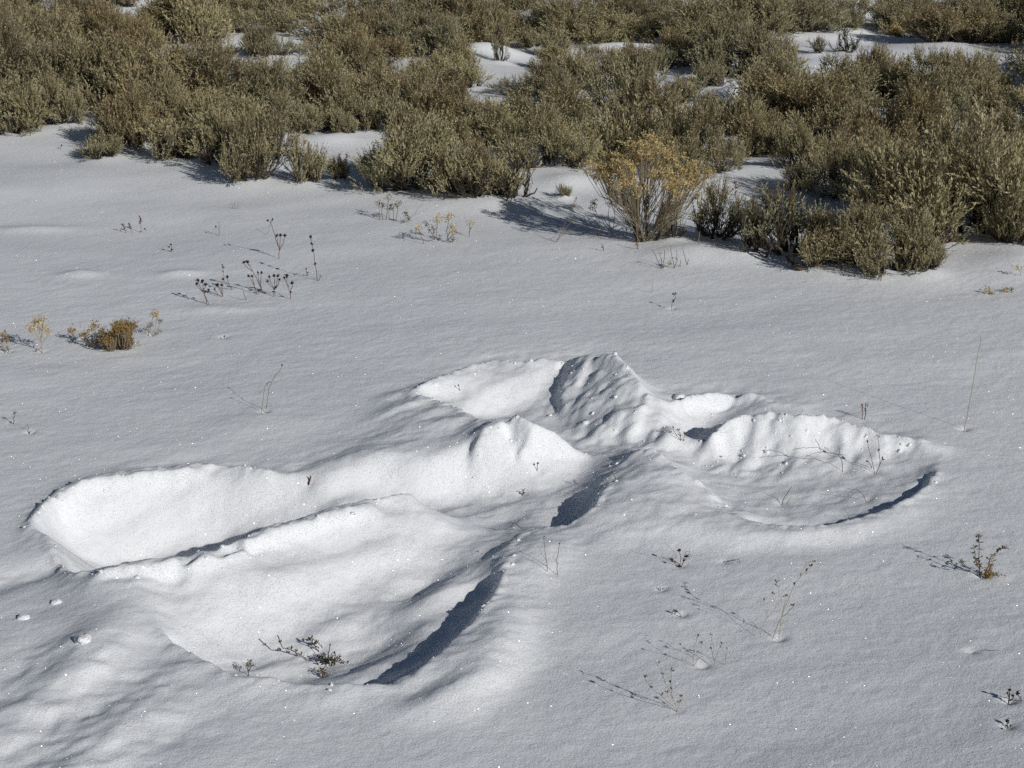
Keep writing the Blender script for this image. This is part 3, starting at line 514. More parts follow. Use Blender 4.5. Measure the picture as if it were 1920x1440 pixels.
  'broad leafy sagebrush: dark sagebrush between the upper drift and the broken middle drift', -2.61),
 (-0.468, 12.143, 0.94, 0.446, 'big2', 'broad leafy dark sagebrush between the upper drift and the broken middle drift, right one',
  'broad leafy sagebrush: dark sagebrush between the upper drift and the broken middle drift', -0.95),
 (0.511, 12.066, 0.752, 0.312, 'big0', 'broad leafy sagebrush around the bright middle drift, second from left', 'broad leafy sagebrush: sagebrush around the bright middle drift', -1.28),
 (1.765, 12.196, 0.88, 0.383, 'big1', 'stalky sagebrush beside the long drift near the dark dead bush, leftmost', 'stalky sagebrush: sagebrush beside the long drift near the dark dead bush', 2.34),
 (3.255, 12.147, 0.8, 0.398, 'big1', 'stalky sagebrush beside the long drift near the dark dead bush, third from left', 'stalky sagebrush: sagebrush beside the long drift near the dark dead bush',
  -1.53),
 (0.831, 12.828, 0.696, 0.376, 'big1', 'stalky farthest sagebrush standing above the bright middle drift, right one', 'stalky sagebrush: farthest sagebrush standing above the bright middle drift',
  0.28),
 (1.991, 12.708, 0.977, 0.37, 'big2', 'broad leafy farthest sagebrush around the steep bright snow patch', 'broad leafy sagebrush: farthest sagebrush around the steep bright snow patch', 2.38),
 (2.972, 12.701, 0.394, 0.23, 'med0', 'small leafy farthest sagebrush around the steep bright snow patch, third from left',
  'small leafy sagebrush: farthest sagebrush around the steep bright snow patch', -2.78),
 (-1.612, 13.081, 0.668, 0.297, 'big0', 'broad leafy farthest dark olive sagebrush above the upper drift with the looped branch',
  'broad leafy sagebrush: farthest dark olive sagebrush above the upper drift with the looped branch', 1.65),
 (1.476, 10.359, 0.391, 0.273, 'med0', 'small leafy dark sagebrush below the long drift and dead bush, leftmost', 'small leafy sagebrush: dark sagebrush below the long drift and dead bush', 1.28),
 (2.573, 12.534, 0.398, 0.235, 'med0', 'small leafy farthest sagebrush around the steep bright snow patch, leftmost', 'small leafy sagebrush: farthest sagebrush around the steep bright snow patch',
  2.08),
 (2.737, 11.715, 0.44, 0.288, 'med3', 'stalky sagebrush beside the long drift near the dark dead bush, second from left', 'stalky sagebrush: sagebrush beside the long drift near the dark dead bush',
  2.93),
 (3.123, 11.884, 0.514, 0.31, 'med0', 'broad leafy sagebrush beside the long drift near the dark dead bush, second from left',
  'broad leafy sagebrush: sagebrush beside the long drift near the dark dead bush', 0.56),
 (1.784, 9.6, 0.529, 0.266, 'med0', 'broad leafy dark sagebrush below the long drift and dead bush', 'broad leafy sagebrush: dark sagebrush below the long drift and dead bush', -1.28),
 (2.262, 9.525, 0.443, 0.292, 'med0', 'small leafy dark sagebrush below the long drift and dead bush, second from left', 'small leafy sagebrush: dark sagebrush below the long drift and dead bush',
  -0.3),
 (1.274, 11.786, 0.677, 0.313, 'big0', 'broad leafy sagebrush around the bright middle drift, third from left', 'broad leafy sagebrush: sagebrush around the bright middle drift', -1.99),
 (0.749, 10.87, 0.347, 0.157, 'med3', 'stalky sagebrush around the small snow pockets behind the ochre rabbitbrush, right one',
  'stalky sagebrush: sagebrush around the small snow pockets behind the ochre rabbitbrush', 1.75),
 (0.795, 12.398, 0.675, 0.249, 'big1', 'stalky sagebrush around the bright middle drift, right one', 'stalky sagebrush: sagebrush around the bright middle drift', -2.1),
 (0.357, 12.259, 0.564, 0.274, 'big0', 'broad leafy sagebrush around the bright middle drift, leftmost', 'broad leafy sagebrush: sagebrush around the bright middle drift', -0.67),
 (0.0, 12.27, 0.425, 0.266, 'med1', 'stalky sagebrush around the bright middle drift, left one', 'stalky sagebrush: sagebrush around the bright middle drift', -1.16),
 (0.145, 9.823, 0.428, 0.189, 'med1', 'stalky sagebrush around the small snow pockets behind the ochre rabbitbrush, left one',
  'stalky sagebrush: sagebrush around the small snow pockets behind the ochre rabbitbrush', 2.61),
 (-1.054, 11.252, 0.455, 0.24, 'med1', 'stalky dark sagebrush between the upper drift and the broken middle drift, second from left',
  'stalky sagebrush: dark sagebrush between the upper drift and the broken middle drift', 2.64),
 (-2.211, 12.028, 0.656, 0.278, 'big1', 'stalky sagebrush of the brownish thicket beside the narrow upper drift, third from left',
  'stalky sagebrush: sagebrush of the brownish thicket beside the narrow upper drift', -2.04),
 (-1.935, 12.291, 0.495, 0.226, 'med3', 'stalky dark sagebrush between the upper drift and the broken middle drift, leftmost',
  'stalky sagebrush: dark sagebrush between the upper drift and the broken middle drift', 2.29),
 (-1.589, 12.311, 0.279, 0.181, 'low0', 'small leafy dark sagebrush between the upper drift and the broken middle drift, leftmost',
  'small leafy sagebrush: dark sagebrush between the upper drift and the broken middle drift', -1.49),
 (2.294, 12.442, 0.188, 0.123, 'low0', 'small leafy sagebrush beside the long drift near the dark dead bush', 'small leafy sagebrush: sagebrush beside the long drift near the dark dead bush', -0.41),
 (0.121, 11.887, 0.193, 0.128, 'low1', 'small leafy sagebrush around the bright middle drift, leftmost', 'small leafy sagebrush: sagebrush around the bright middle drift', -1.91),
 (-0.671, 11.278, 0.423, 0.291, 'med0', 'small leafy dark sagebrush between the upper drift and the broken middle drift, second from left',
  'small leafy sagebrush: dark sagebrush between the upper drift and the broken middle drift', -1.47),
 (0.251, 11.486, 0.22, 0.19, 'low0', 'small leafy sagebrush around the bright middle drift, third from left', 'small leafy sagebrush: sagebrush around the bright middle drift', -0.74),
 (1.091, 10.874, 0.429, 0.266, 'med0', 'small leafy sagebrush around the small snow pockets behind the ochre rabbitbrush, fifth from left',
  'small leafy sagebrush: sagebrush around the small snow pockets behind the ochre rabbitbrush', -2.7),
 (-0.856, 10.708, 0.469, 0.246, 'med3', 'stalky sagebrush of the dense dark band with bare tangled stems below, right one',
  'stalky sagebrush: sagebrush of the dense dark band with bare tangled stems below', -2.0),
 (0.239, 10.922, 0.192, 0.129, 'low1', 'small leafy sagebrush around the bright middle drift, second from left', 'small leafy sagebrush: sagebrush around the bright middle drift', 0.24),
 (1.268, 10.505, 0.493, 0.336, 'med0', 'small leafy sagebrush around the small snow pockets behind the ochre rabbitbrush, seventh from left',
  'small leafy sagebrush: sagebrush around the small snow pockets behind the ochre rabbitbrush', -0.49),
 (-0.321, 10.493, 0.333, 0.235, 'med2', 'small leafy sagebrush of the dense dark band with bare tangled stems below, right one',
  'small leafy sagebrush: sagebrush of the dense dark band with bare tangled stems below', 2.73),
 (0.89, 10.686, 0.179, 0.137, 'low0', 'small leafy sagebrush around the small snow pockets behind the ochre rabbitbrush, third from left',
  'small leafy sagebrush: sagebrush around the small snow pockets behind the ochre rabbitbrush', 2.25),
 (-0.463, 10.202, 0.228, 0.175, 'low1', 'small leafy sagebrush of the dense dark band with bare tangled stems below, left one',
  'small leafy sagebrush: sagebrush of the dense dark band with bare tangled stems below', 0.66),
 (-0.841, 9.803, 0.633, 0.309, 'big1', 'stalky sagebrush of the dense dark band with bare tangled stems below, left one',
  'stalky sagebrush: sagebrush of the dense dark band with bare tangled stems below', 0.67),
 (-0.222, 10.095, 0.183, 0.131, 'low1', 'small leafy sagebrush around the small snow pockets behind the ochre rabbitbrush, leftmost',
  'small leafy sagebrush: sagebrush around the small snow pockets behind the ochre rabbitbrush', 2.66),
 (0.365, 9.984, 0.264, 0.19, 'low0', 'small leafy sagebrush around the small snow pockets behind the ochre rabbitbrush, second from left',
  'small leafy sagebrush: sagebrush around the small snow pockets behind the ochre rabbitbrush', 3.1),
 (0.884, 9.567, 0.216, 0.127, 'low1', 'small leafy sagebrush around the small snow pockets behind the ochre rabbitbrush, fourth from left',
  'small leafy sagebrush: sagebrush around the small snow pockets behind the ochre rabbitbrush', -1.23),
 (2.36, 9.217, 0.437, 0.239, 'med2', 'small leafy sagebrush packed behind the huge clump, fourth from left', 'small leafy sagebrush: sagebrush packed behind the huge clump', -1.56),
 (-2.783, 8.945, 0.583, 0.311, 'med1', 'stalky sagebrush in the back row behind the long front clump, leftmost', 'stalky sagebrush: sagebrush in the back row behind the long front clump', 0.59),
 (-0.811, 8.789, 0.486, 0.303, 'med1', 'stalky sagebrush in the dark row behind the snow bay, left one', 'stalky sagebrush: sagebrush in the dark row behind the snow bay', -2.3),
 (0.97, 9.02, 0.194, 0.154, 'low1', 'small leafy dense sagebrush immediately behind the ochre rabbitbrush, second from left',
  'small leafy sagebrush: dense sagebrush immediately behind the ochre rabbitbrush', -0.58),
 (1.083, 8.649, 0.288, 0.202, 'low0', 'small leafy dense sagebrush immediately behind the ochre rabbitbrush, third from left',
  'small leafy sagebrush: dense sagebrush immediately behind the ochre rabbitbrush', -1.54),
 (1.506, 8.468, 0.407, 0.236, 'med1', 'stalky sagebrush packed behind the huge clump, left one', 'stalky sagebrush: sagebrush packed behind the huge clump', 2.61),
 (1.13, 8.232, 0.306, 0.207, 'med0', 'small leafy sagebrush packed behind the huge clump, leftmost', 'small leafy sagebrush: sagebrush packed behind the huge clump', 1.24),
 (2.188, 7.174, 0.669, 0.33, 'big2', 'broad leafy sagebrush packed behind the huge clump, second from left', 'broad leafy sagebrush: sagebrush packed behind the huge clump', -2.58),
 (2.051, 6.755, 0.241, 0.174, 'low0', 'small leafy sagebrush packed behind the huge clump, fifth from left', 'small leafy sagebrush: sagebrush packed behind the huge clump', -0.45),
 (-3.629, 13.612, 0.48, 0.289, 'med3', 'stalky brown tinged sagebrush of the unbroken thicket beyond the small snow chute, leftmost',
  'stalky sagebrush: brown tinged sagebrush of the unbroken thicket beyond the small snow chute', 0.6),
 (-2.966, 13.794, 0.336, 0.217, 'med3', 'stalky brown tinged sagebrush of the unbroken thicket beyond the small snow chute, second from left',
  'stalky sagebrush: brown tinged sagebrush of the unbroken thicket beyond the small snow chute', 2.08),
 (-2.134, 13.6, 0.549, 0.297, 'med1', 'stalky brown tinged sagebrush of the unbroken thicket beyond the small snow chute, third from left',
  'stalky sagebrush: brown tinged sagebrush of the unbroken thicket beyond the small snow chute', 2.71),
 (0.098, 13.603, 0.514, 0.294, 'med1', 'stalky farthest sagebrush standing above the bright middle drift, left one', 'stalky sagebrush: farthest sagebrush standing above the bright middle drift',
  -0.45),
 (2.842, 13.407, 0.466, 0.357, 'med2', 'small leafy farthest sagebrush around the steep bright snow patch, second from left',
  'small leafy sagebrush: farthest sagebrush around the steep bright snow patch', -2.54),
 (1.108, 10.087, 0.167, 0.133, 'low1', 'small leafy sagebrush around the small snow pockets behind the ochre rabbitbrush, sixth from left',
  'small leafy sagebrush: sagebrush around the small snow pockets behind the ochre rabbitbrush', 1.65),
 (2.146, 6.731, 0.218, 0.127, 'low1', 'small leafy sagebrush packed behind the huge clump, sixth from left', 'small leafy sagebrush: sagebrush packed behind the huge clump', -1.86),
 (3.245, 7.911, 0.876, 0.372, 'big0', 'sagebrush of the thicket where it runs on past the right picture edge', 'sagebrush of the thicket where it runs on past the right picture edge', 0.51),
 (-3.653, 8.725, 0.948, 0.406, 'med0', 'sagebrush of the thicket where it runs on past the left picture edge', 'sagebrush of the thicket where it runs on past the left picture edge', -2.8),
 (2.924, 8.749, 0.641, 0.323, 'big2', 'sagebrush of the thicket where it runs on past the right picture edge', 'sagebrush of the thicket where it runs on past the right picture edge', 1.45),
 (3.472, 8.873, 0.607, 0.397, 'big1', 'sagebrush of the thicket where it runs on past the right picture edge', 'sagebrush of the thicket where it runs on past the right picture edge', -0.94),
 (-3.225, 9.475, 0.613, 0.33, 'big1', 'sagebrush of the thicket where it runs on past the left picture edge', 'sagebrush of the thicket where it runs on past the left picture edge', -1.82),
 (-3.902, 9.721, 0.83, 0.458, 'med1', 'sagebrush of the thicket where it runs on past the left picture edge', 'sagebrush of the thicket where it runs on past the left picture edge', -2.57),
 (3.248, 9.624, 0.736, 0.449, 'big2', 'sagebrush of the thicket where it runs on past the right picture edge', 'sagebrush of the thicket where it runs on past the right picture edge', 2.33),
 (3.823, 9.546, 0.758, 0.365, 'med0', 'sagebrush of the thicket where it runs on past the right picture edge', 'sagebrush of the thicket where it runs on past the right picture edge', -0.09),
 (-3.415, 10.584, 0.656, 0.32, 'med0', 'sagebrush of the thicket where it runs on past the left picture edge', 'sagebrush of the thicket where it runs on past the left picture edge', -2.58),
 (-4.135, 10.459, 0.8, 0.398, 'big2', 'sagebrush of the thicket where it runs on past the left picture edge', 'sagebrush of the thicket where it runs on past the left picture edge', 0.74),
 (3.389, 10.318, 0.722, 0.369, 'big2', 'sagebrush of the thicket where it runs on past the right picture edge', 'sagebrush of the thicket where it runs on past the right picture edge', 0.58),
 (4.047, 10.291, 0.623, 0.429, 'big1', 'sagebrush of the thicket where it runs on past the right picture edge', 'sagebrush of the thicket where it runs on past the right picture edge', -0.75),
 (-3.795, 11.37, 0.915, 0.377, 'big1', 'sagebrush of the thicket where it runs on past the left picture edge', 'sagebrush of the thicket where it runs on past the left picture edge', 2.93),
 (-4.498, 11.336, 0.909, 0.391, 'med0', 'sagebrush of the thicket where it runs on past the left picture edge', 'sagebrush of the thicket where it runs on past the left picture edge', 1.0),
 (3.871, 11.198, 0.797, 0.433, 'med0', 'sagebrush of the thicket where it runs on past the right picture edge', 'sagebrush of the thicket where it runs on past the right picture edge', 1.64),
 (4.355, 11.435, 0.618, 0.412, 'big2', 'sagebrush of the thicket where it runs on past the right picture edge', 'sagebrush of the thicket where it runs on past the right picture edge', -2.79),
 (-4.76, 12.248, 0.768, 0.34, 'big2', 'sagebrush of the thicket where it runs on past the left picture edge', 'sagebrush of the thicket where it runs on past the left picture edge', 0.9),
 (4.118, 12.142, 0.933, 0.431, 'big2', 'sagebrush of the thicket where it runs on past the right picture edge', 'sagebrush of the thicket where it runs on past the right picture edge', 2.29),
 (4.645, 12.12, 0.803, 0.363, 'med0', 'sagebrush of the thicket where it runs on past the right picture edge', 'sagebrush of the thicket where it runs on past the right picture edge', 0.21),
 (-4.183, 13.107, 0.604, 0.454, 'big1', 'sagebrush of the thicket where it runs on past the left picture edge', 'sagebrush of the thicket where it runs on past the left picture edge', -2.86),
 (-4.898, 13.058, 0.898, 0.379, 'med1', 'sagebrush of the thicket where it runs on past the left picture edge', 'sagebrush of the thicket where it runs on past the left picture edge', 1.1),
 (4.325, 13.125, 0.648, 0.333, 'big1', 'sagebrush of the thicket where it runs on past the right picture edge', 'sagebrush of the thicket where it runs on past the right picture edge', -2.44),
 (4.728, 12.979, 0.649, 0.412, 'big0', 'sagebrush of the thicket where it runs on past the right picture edge', 'sagebrush of the thicket where it runs on past the right picture edge', -2.24),
 (-4.517, 13.78, 0.773, 0.407, 'big1', 'sagebrush of the thicket where it runs on past the left picture edge', 'sagebrush of the thicket where it runs on past the left picture edge', -1.91),
 (-5.232, 13.731, 0.86, 0.405, 'big0', 'sagebrush of the thicket where it runs on past the left picture edge', 'sagebrush of the thicket where it runs on past the left picture edge', 0.03),
 (4.579, 13.673, 0.925, 0.385, 'med0', 'sagebrush of the thicket where it runs on past the right picture edge', 'sagebrush of the thicket where it runs on past the right picture edge', -2.62),
 (5.204, 13.72, 0.849, 0.455, 'big2', 'sagebrush of the thicket where it runs on past the right picture edge', 'sagebrush of the thicket where it runs on past the right picture edge', 0.63)]
TRUNKS = {'gnarled grey sagebrush with thick twisted bare trunks on the snow': [([(1.04, 6.0943, -0.01), (0.9888, 6.0663, 0.005), (0.9716, 6.1156, 0.015), (0.9496, 6.1495, 0.035), (0.9281, 6.1644, 0.06),
                                                                         (0.9116, 6.1674, 0.065)],
                                                                        0.008),
                                                                       ([(0.8948, 6.2271, -0.01), (0.9014, 6.2161, 0.02), (0.9125, 6.209, 0.045), (0.9209, 6.1999, 0.08)], 0.0075),
                                                                       ([(0.9919, 6.0853, 0.0), (0.9703, 6.1149, 0.04), (0.956, 6.1043, 0.075), (0.9524, 6.1161, 0.11)], 0.007),
                                                                       ([(0.9649, 6.127, 0.035), (0.9927, 6.1177, 0.045), (1.0224, 6.1177, 0.045), (1.0472, 6.1259, 0.02)], 0.0055),
                                                                       ([(1.04, 6.0943, -0.01), (1.0405, 6.1121, 0.035), (1.0353, 6.1204, 0.09), (1.05, 6.1532, 0.12), (1.0817, 6.1445, 0.16)], 0.006),
                                                                       ([(1.0145, 6.0999, 0.0), (1.0029, 6.0945, 0.03), (1.0025, 6.1074, 0.04)], 0.004)]}
WEEDS = [{'h': 0.381,
  'hr': 0.0125,
  'kind': 'rabbit',
  'label': 'large rabbitbrush with ochre seed heads on pale fanned stems at the thicket edge',
  'mat': 'ochre',
  'n': 280,
  'seed': 101,
  'w': 0.453,
  'woody': 5,
  'x': 0.4925,
  'y': 6.5142},
 {'h': 0.09,
  'hr': 0.016,
  'kind': 'rabbit',
  'label': 'low rabbitbrush with a flat ochre top on the long upper drift',
  'mat': 'ochre',
  'n': 60,
  'seed': 102,
  'w': 0.22,
  'woody': 3,
  'x': 2.623,
  'y': 12.2179},
 {'h': 0.085,
  'hr': 0.0075,
  'kind': 'rabbit',
  'label': 'densest golden brown shrublet of the row poking from the snow, leafy to the ground',
  'mat': 'gold',
  'n': 150,
  'seed': 103,
  'w': 0.135,
  'woody': 3,
  'x': -1.1927,
  'y': 5.2407},
 {'cat': 'weed',
  'group': 'dried umbel weeds in the snow',
  'kind': 'weed',
  'label': 'dark forked weed with two tiers of round heads, behind the cluster of dark weeds',
  'name': 'dried_weed',
  'r': 0.0013,
  'seed': 104,
  'smat': 'red',
  'stems': [{'h': [('ball', 1, 0.0055, 'dark')], 'p': [(0.0, 0.0), (0.0038, 0.0302), (-0.0038, 0.0845)]}, {'h': [('ball', 1, 0.0055, 'dark')], 'p': [(0.0038, 0.0302), (0.0134, 0.0905)]},
            {'h': [('ball', 1, 0.0055, 'dark')], 'p': [(0.0038, 0.0302), (0.021, 0.0603), (0.0287, 0.0905)]},
            {'h': [('ball', 1, 0.0039, 'dark')], 'p': [(0.0, 0.0442), (-0.0134, 0.0925), (-0.0229, 0.1307), (-0.0306, 0.1408)]},
            {'h': [('ball', 1, 0.0039, 'dark')], 'p': [(-0.0229, 0.1307), (-0.0153, 0.1428)]}],
  'x': -0.8366,
  'y': 6.3102},
 {'cat': 'grass stem',
  'kind': 'weed',
  'label': 'short pale grass stem leaning beside the tallest forked dark weed',
  'name': 'grass_stem',
  'r': 0.001,
  'seed': 105,
  'smat': 'straw',
  'stems': [{'p': [(0.0, 0.0), (0.0081, 0.0275), (0.0161, 0.053)]}],
  'x': -0.9238,
  'y': 6.6779},
 {'cat': 'weed',
  'group': 'dried umbel weeds in the snow',
  'kind': 'weed',
  'label': 'single tall dark stem with whorled seed clusters and a curled leaf at its foot',
  'name': 'dried_weed',
  'r': 0.0013,
  'seed': 106,
  'smat': 'red',
  'stems': [{'h': [('ball', 1, 0.0055, 'dark'), ('ball', 0.88, 0.0044, 'dark'), ('ball', 0.72, 0.0055, 'dark'), ('ball', 0.45, 0.004, 'dark')],
             'p': [(0.0, 0.0), (-0.0018, 0.0326), (-0.0073, 0.0671), (-0.0127, 0.1112), (-0.0182, 0.1515)]},
            {'h': [('leaf', 1, 0.0091, 'red')], 'p': [(0.0, 0.0019), (0.0109, 0.0173)]}],
  'x': -0.6647,
  'y': 5.9924},
 {'cat': 'weed',
  'group': 'dried umbel weeds in the snow',
  'kind': 'weed',
  'label': 'tiny dark sprig just beside the tall whorled stem',
  'name': 'dried_weed',
  'r': 0.0012,
  'seed': 107,
  'smat': 'red',
  'stems': [{'h': [('ball', 1, 0.003, 'dark')], 'p': [(0.0, 0.0), (-0.0018, 0.0155), (-0.0018, 0.0291)]}, {'h': [('ball', 1, 0.0025, 'dark')], 'p': [(0.0, 0.0039), (0.0037, 0.0136)]}],
  'x': -0.7078,
  'y': 6.0709},
 {'cat': 'weed',
  'group': 'dried umbel weeds in the snow',
  'kind': 'weed',
  'label': 'five headed dark weed at the outer end of the cluster, nearest the bare snow',
  'name': 'dried_weed',
  'r': 0.0013,
  'seed': 108,
  'smat': 'red',
  'stems': [{'p': [(0.0, 0.0), (-0.0087, 0.0294), (-0.014, 0.0441)]}, {'p': [(0.0052, 0.0), (-0.0052, 0.0257), (-0.014, 0.0441)]},
            {'h': [('ball', 1, 0.005, 'dark')], 'p': [(-0.014, 0.0441), (-0.0279, 0.0569), (-0.0349, 0.0679)]},
            {'h': [('ball', 1, 0.005, 'dark')], 'p': [(-0.014, 0.0441), (-0.0262, 0.0698), (-0.0279, 0.0808)]},
            {'h': [('ball', 1, 0.005, 'dark')], 'p': [(-0.014, 0.0441), (-0.0122, 0.0624), (-0.014, 0.0771)]},
            {'h': [('ball', 1, 0.0059, 'dark')], 'p': [(-0.014, 0.0441), (-0.0052, 0.0588), (0.0, 0.0716)]},
            {'h': [('ball', 1, 0.004, 'dark')], 'p': [(-0.0122, 0.0386), (0.0017, 0.0422), (0.0052, 0.0496)]}],
  'x': -0.9958,
  'y': 5.7157},
 {'cat': 'weed',
  'group': 'dried umbel weeds in the snow',
  'kind': 'weed',
  'label': 'low dark weed with spread heads in a small snow hollow of the cluster',
  'name': 'dried_weed',
  'r': 0.0012,
  'seed': 109,
  'smat': 'red',
  'stems': [{'h': [('ball', 1, 0.0051, 'dark')], 'p': [(0.0, 0.0), (-0.0035, 0.0186), (-0.0177, 0.0391)]},
            {'h': [('ball', 1, 0.0041, 'dark')], 'p': [(-0.0018, 0.0075), (-0.0088, 0.0261), (-0.0124, 0.0391)]},
            {'h': [('ball', 1, 0.0051, 'dark')], 'p': [(0.0, 0.0), (0.0, 0.0224), (0.0018, 0.041)]},
            {'h': [('ball', 1, 0.0036, 'dark')], 'p': [(-0.0018, 0.0), (-0.0159, 0.0093), (-0.0265, 0.0224)]}],
  'x': -0.9609,
  'y': 5.8075},
 {'cat': 'weed',
  'group': 'dried umbel weeds in the snow',
  'kind': 'weed',
  'label': 'leaning dark weed with a pale bud spike behind it',
  'name': 'dried_weed',
  'r': 0.0012,
  'seed': 110,
  'smat': 'red',
  'stems': [{'h': [('ball', 1, 0.0051, 'dark')], 'p': [(0.0, 0.0), (-0.0125, 0.0207), (-0.0179, 0.0415)]},
            {'h': [('ball', 1, 0.0041, 'dark')], 'p': [(-0.0036, 0.0057), (-0.0215, 0.0245), (-0.0286, 0.0396)]},
            {'h': [('bud', 0.9, 0.0054, 'dry'), ('bud', 0.7, 0.0054, 'dry'), ('bud', 0.5, 0.0047, 'dry')], 'p': [(-0.0269, 0.032), (-0.0269, 0.0622), (-0.0286, 0.0886)], 'w': 0.6}],
  'x': -0.9381,
  'y': 5.8815},
 {'cat': 'weed',
  'group': 'dried umbel weeds in the snow',
  'kind': 'weed',
  'label': 'bare leaning dark stalk in the cluster with no heads',
  'name': 'dried_weed',
  'r': 0.0012,
  'seed': 111,
  'smat': 'red',
  'stems': [{'p': [(0.0, 0.0), (-0.0053, 0.024), (-0.0105, 0.0443)]}],
  'x': -0.8739,
  'y': 5.7547},
 {'cat': 'weed',
  'group': 'dried umbel weeds in the snow',
  'kind': 'weed',
  'label': 'tallest leaning dark weed in the middle of the cluster',
  'name': 'dried_weed',
  'r': 0.0012,
  'seed': 112,
  'smat': 'red',
  'stems': [{'h': [('ball', 1, 0.0051, 'dark')], 'p': [(0.0, 0.0), (-0.0142, 0.0337), (-0.0321, 0.0731), (-0.041, 0.0919), (-0.0463, 0.1069)]},
            {'h': [('ball', 1, 0.0051, 'dark')], 'p': [(-0.0321, 0.0731), (-0.0499, 0.0862), (-0.0605, 0.1012)]}, {'h': [('ball', 1, 0.0039, 'dark')], 'p': [(-0.0374, 0.0862), (-0.0516, 0.1069)]},
            {'h': [('ball', 1, 0.0041, 'dark')], 'p': [(-0.0036, 0.015), (-0.0125, 0.045), (-0.0142, 0.0694)]},
            {'h': [('ball', 1, 0.0041, 'dark')], 'p': [(-0.0089, 0.0225), (-0.0036, 0.0487), (-0.0018, 0.0731)]}],
  'x': -0.8316,
  'y': 5.8477},
 {'cat': 'weed',
  'group': 'dried umbel weeds in the snow',
  'kind': 'weed',
  'label': 'short dark weed in front of the tallest leaning one',
  'name': 'dried_weed',
  'r': 0.0012,
  'seed': 113,
  'smat': 'red',
  'stems': [{'h': [('ball', 1, 0.0046, 'dark')], 'p': [(0.0, 0.0), (-0.0071, 0.0318), (-0.0249, 0.0635)]}, {'h': [('ball', 1, 0.0041, 'dark')], 'p': [(-0.0053, 0.028), (-0.0124, 0.0635)]},
            {'h': [('ball', 1, 0.0036, 'dark')], 'p': [(0.0, 0.0019), (0.0071, 0.0093)]}],
  'x': -0.8503,
  'y': 5.8275},
 {'cat': 'weed',
  'group': 'dried umbel weeds in the snow',
  'kind': 'weed',
  'label': 'dark weed with five spread heads like a candelabrum',
  'name': 'dried_weed',
  'r': 0.0012,
  'seed': 114,
  'smat': 'red',
  'stems': [{'h': [('ball', 1, 0.005, 'dark')], 'p': [(0.0, 0.0), (0.0035, 0.0242), (-0.0124, 0.0428), (-0.0194, 0.0521)]},
            {'h': [('ball', 1, 0.0043, 'dark')], 'p': [(0.0035, 0.0242), (-0.0088, 0.0483), (-0.0124, 0.0688)]},
            {'h': [('ball', 1, 0.005, 'dark')], 'p': [(0.0035, 0.0242), (0.0053, 0.0483), (0.0035, 0.0706)]},
            {'h': [('ball', 1, 0.005, 'dark')], 'p': [(0.0035, 0.0242), (0.0141, 0.0483), (0.0159, 0.0725)]},
            {'h': [('ball', 1, 0.0043, 'dark')], 'p': [(0.0053, 0.026), (0.0177, 0.0446), (0.023, 0.0632)]}, {'h': [('ball', 1, 0.0048, 'dark')], 'p': [(0.0018, 0.026), (0.0071, 0.0316)]}],
  'x': -0.7893,
  'y': 5.7942},
 {'cat': 'weed',
  'group': 'dried umbel weeds in the snow',
  'kind': 'weed',
  'label': 'dark weed with one extra large head nearest the angel',
  'name': 'dried_weed',
  'r': 0.0012,
  'seed': 115,
  'smat': 'red',
  'stems': [{'h': [('ball', 1, 0.0067, 'dark')], 'p': [(0.0, 0.0), (0.0, 0.0259), (-0.0088, 0.0536), (-0.0088, 0.0814)]},
            {'h': [('ball', 1, 0.0041, 'dark')], 'p': [(-0.0035, 0.0388), (-0.0141, 0.0573), (-0.0176, 0.0721)]},
            {'h': [('ball', 1, 0.0055, 'dark')], 'p': [(0.0, 0.0259), (0.007, 0.0407), (0.007, 0.0536)]}, {'h': [('ball', 1, 0.0036, 'dark')], 'p': [(0.0, 0.0166), (0.0018, 0.024)]}],
  'x': -0.729,
  'y': 5.7613},
 {'cat': 'weed',
  'kind': 'weed',
  'label': 'tiny dark two headed sprig alone on the open snow',
  'name': 'dried_weed',
  'r': 0.001,
  'seed': 116,
  'smat': 'dark',
  'stems': [{'h': [('ball', 1, 0.0034, 'dark')], 'p': [(0.0, 0.0), (-0.0039, 0.0123), (-0.0097, 0.0185)]}, {'h': [('ball', 1, 0.0034, 'dark')], 'p': [(0.0, 0.0), (0.0, 0.0144), (-0.0019, 0.0267)]},
            {'h': [('ball', 1, 0.0034, 'dark')], 'p': [(0.0, 0.0021), (0.0, 0.0082)]}],
  'x': -1.2425,
  'y': 6.4446},
 {'cat': 'weed',
  'kind': 'weed',
  'label': 'small reddish weed of three upright stalks in a bright snow dimple',
  'name': 'dried_weed',
  'r': 0.001,
  'seed': 117,
  'smat': 'red',
  'stems': [{'h': [('spike', 0.8, 0.0082, 'red')], 'p': [(-0.0306, 0.0), (-0.0367, 0.0172), (-0.0408, 0.0344)]},
            {'h': [('spike', 0.8, 0.0082, 'red')], 'p': [(-0.0061, 0.0021), (-0.0122, 0.0193), (-0.0184, 0.0365)]},
            {'h': [('spike', 0.9, 0.0102, 'red')], 'p': [(0.0286, 0.0043), (0.0286, 0.0344), (0.0286, 0.0666)]}, {'h': [('ball', 1, 0.0036, 'brown')], 'p': [(0.0489, 0.0086), (0.0449, 0.0193)]}],
  'x': -1.4481,
  'y': 6.7738},
 {'cat': 'grass stem',
  'kind': 'weed',
  'label': 'short thick straw stub with a dark sprig beside it',
  'name': 'grass_stem',
  'r': 0.0011,
  'seed': 118,
  'smat': 'straw',
  'stems': [{'p': [(0.0, 0.0), (0.0, 0.0255), (0.0, 0.0532)], 'w': 1.6}, {'h': [('ball', 1, 0.0036, 'dark')], 'p': [(-0.0061, 0.0191), (-0.0121, 0.034)]}],
  'x': -1.109,
  'y': 6.7038},
 {'cat': 'weed',
  'kind': 'weed',
  'label': 'tiny greenish tuft on a bright snow patch below the brownish sagebrush',
  'name': 'dried_weed',
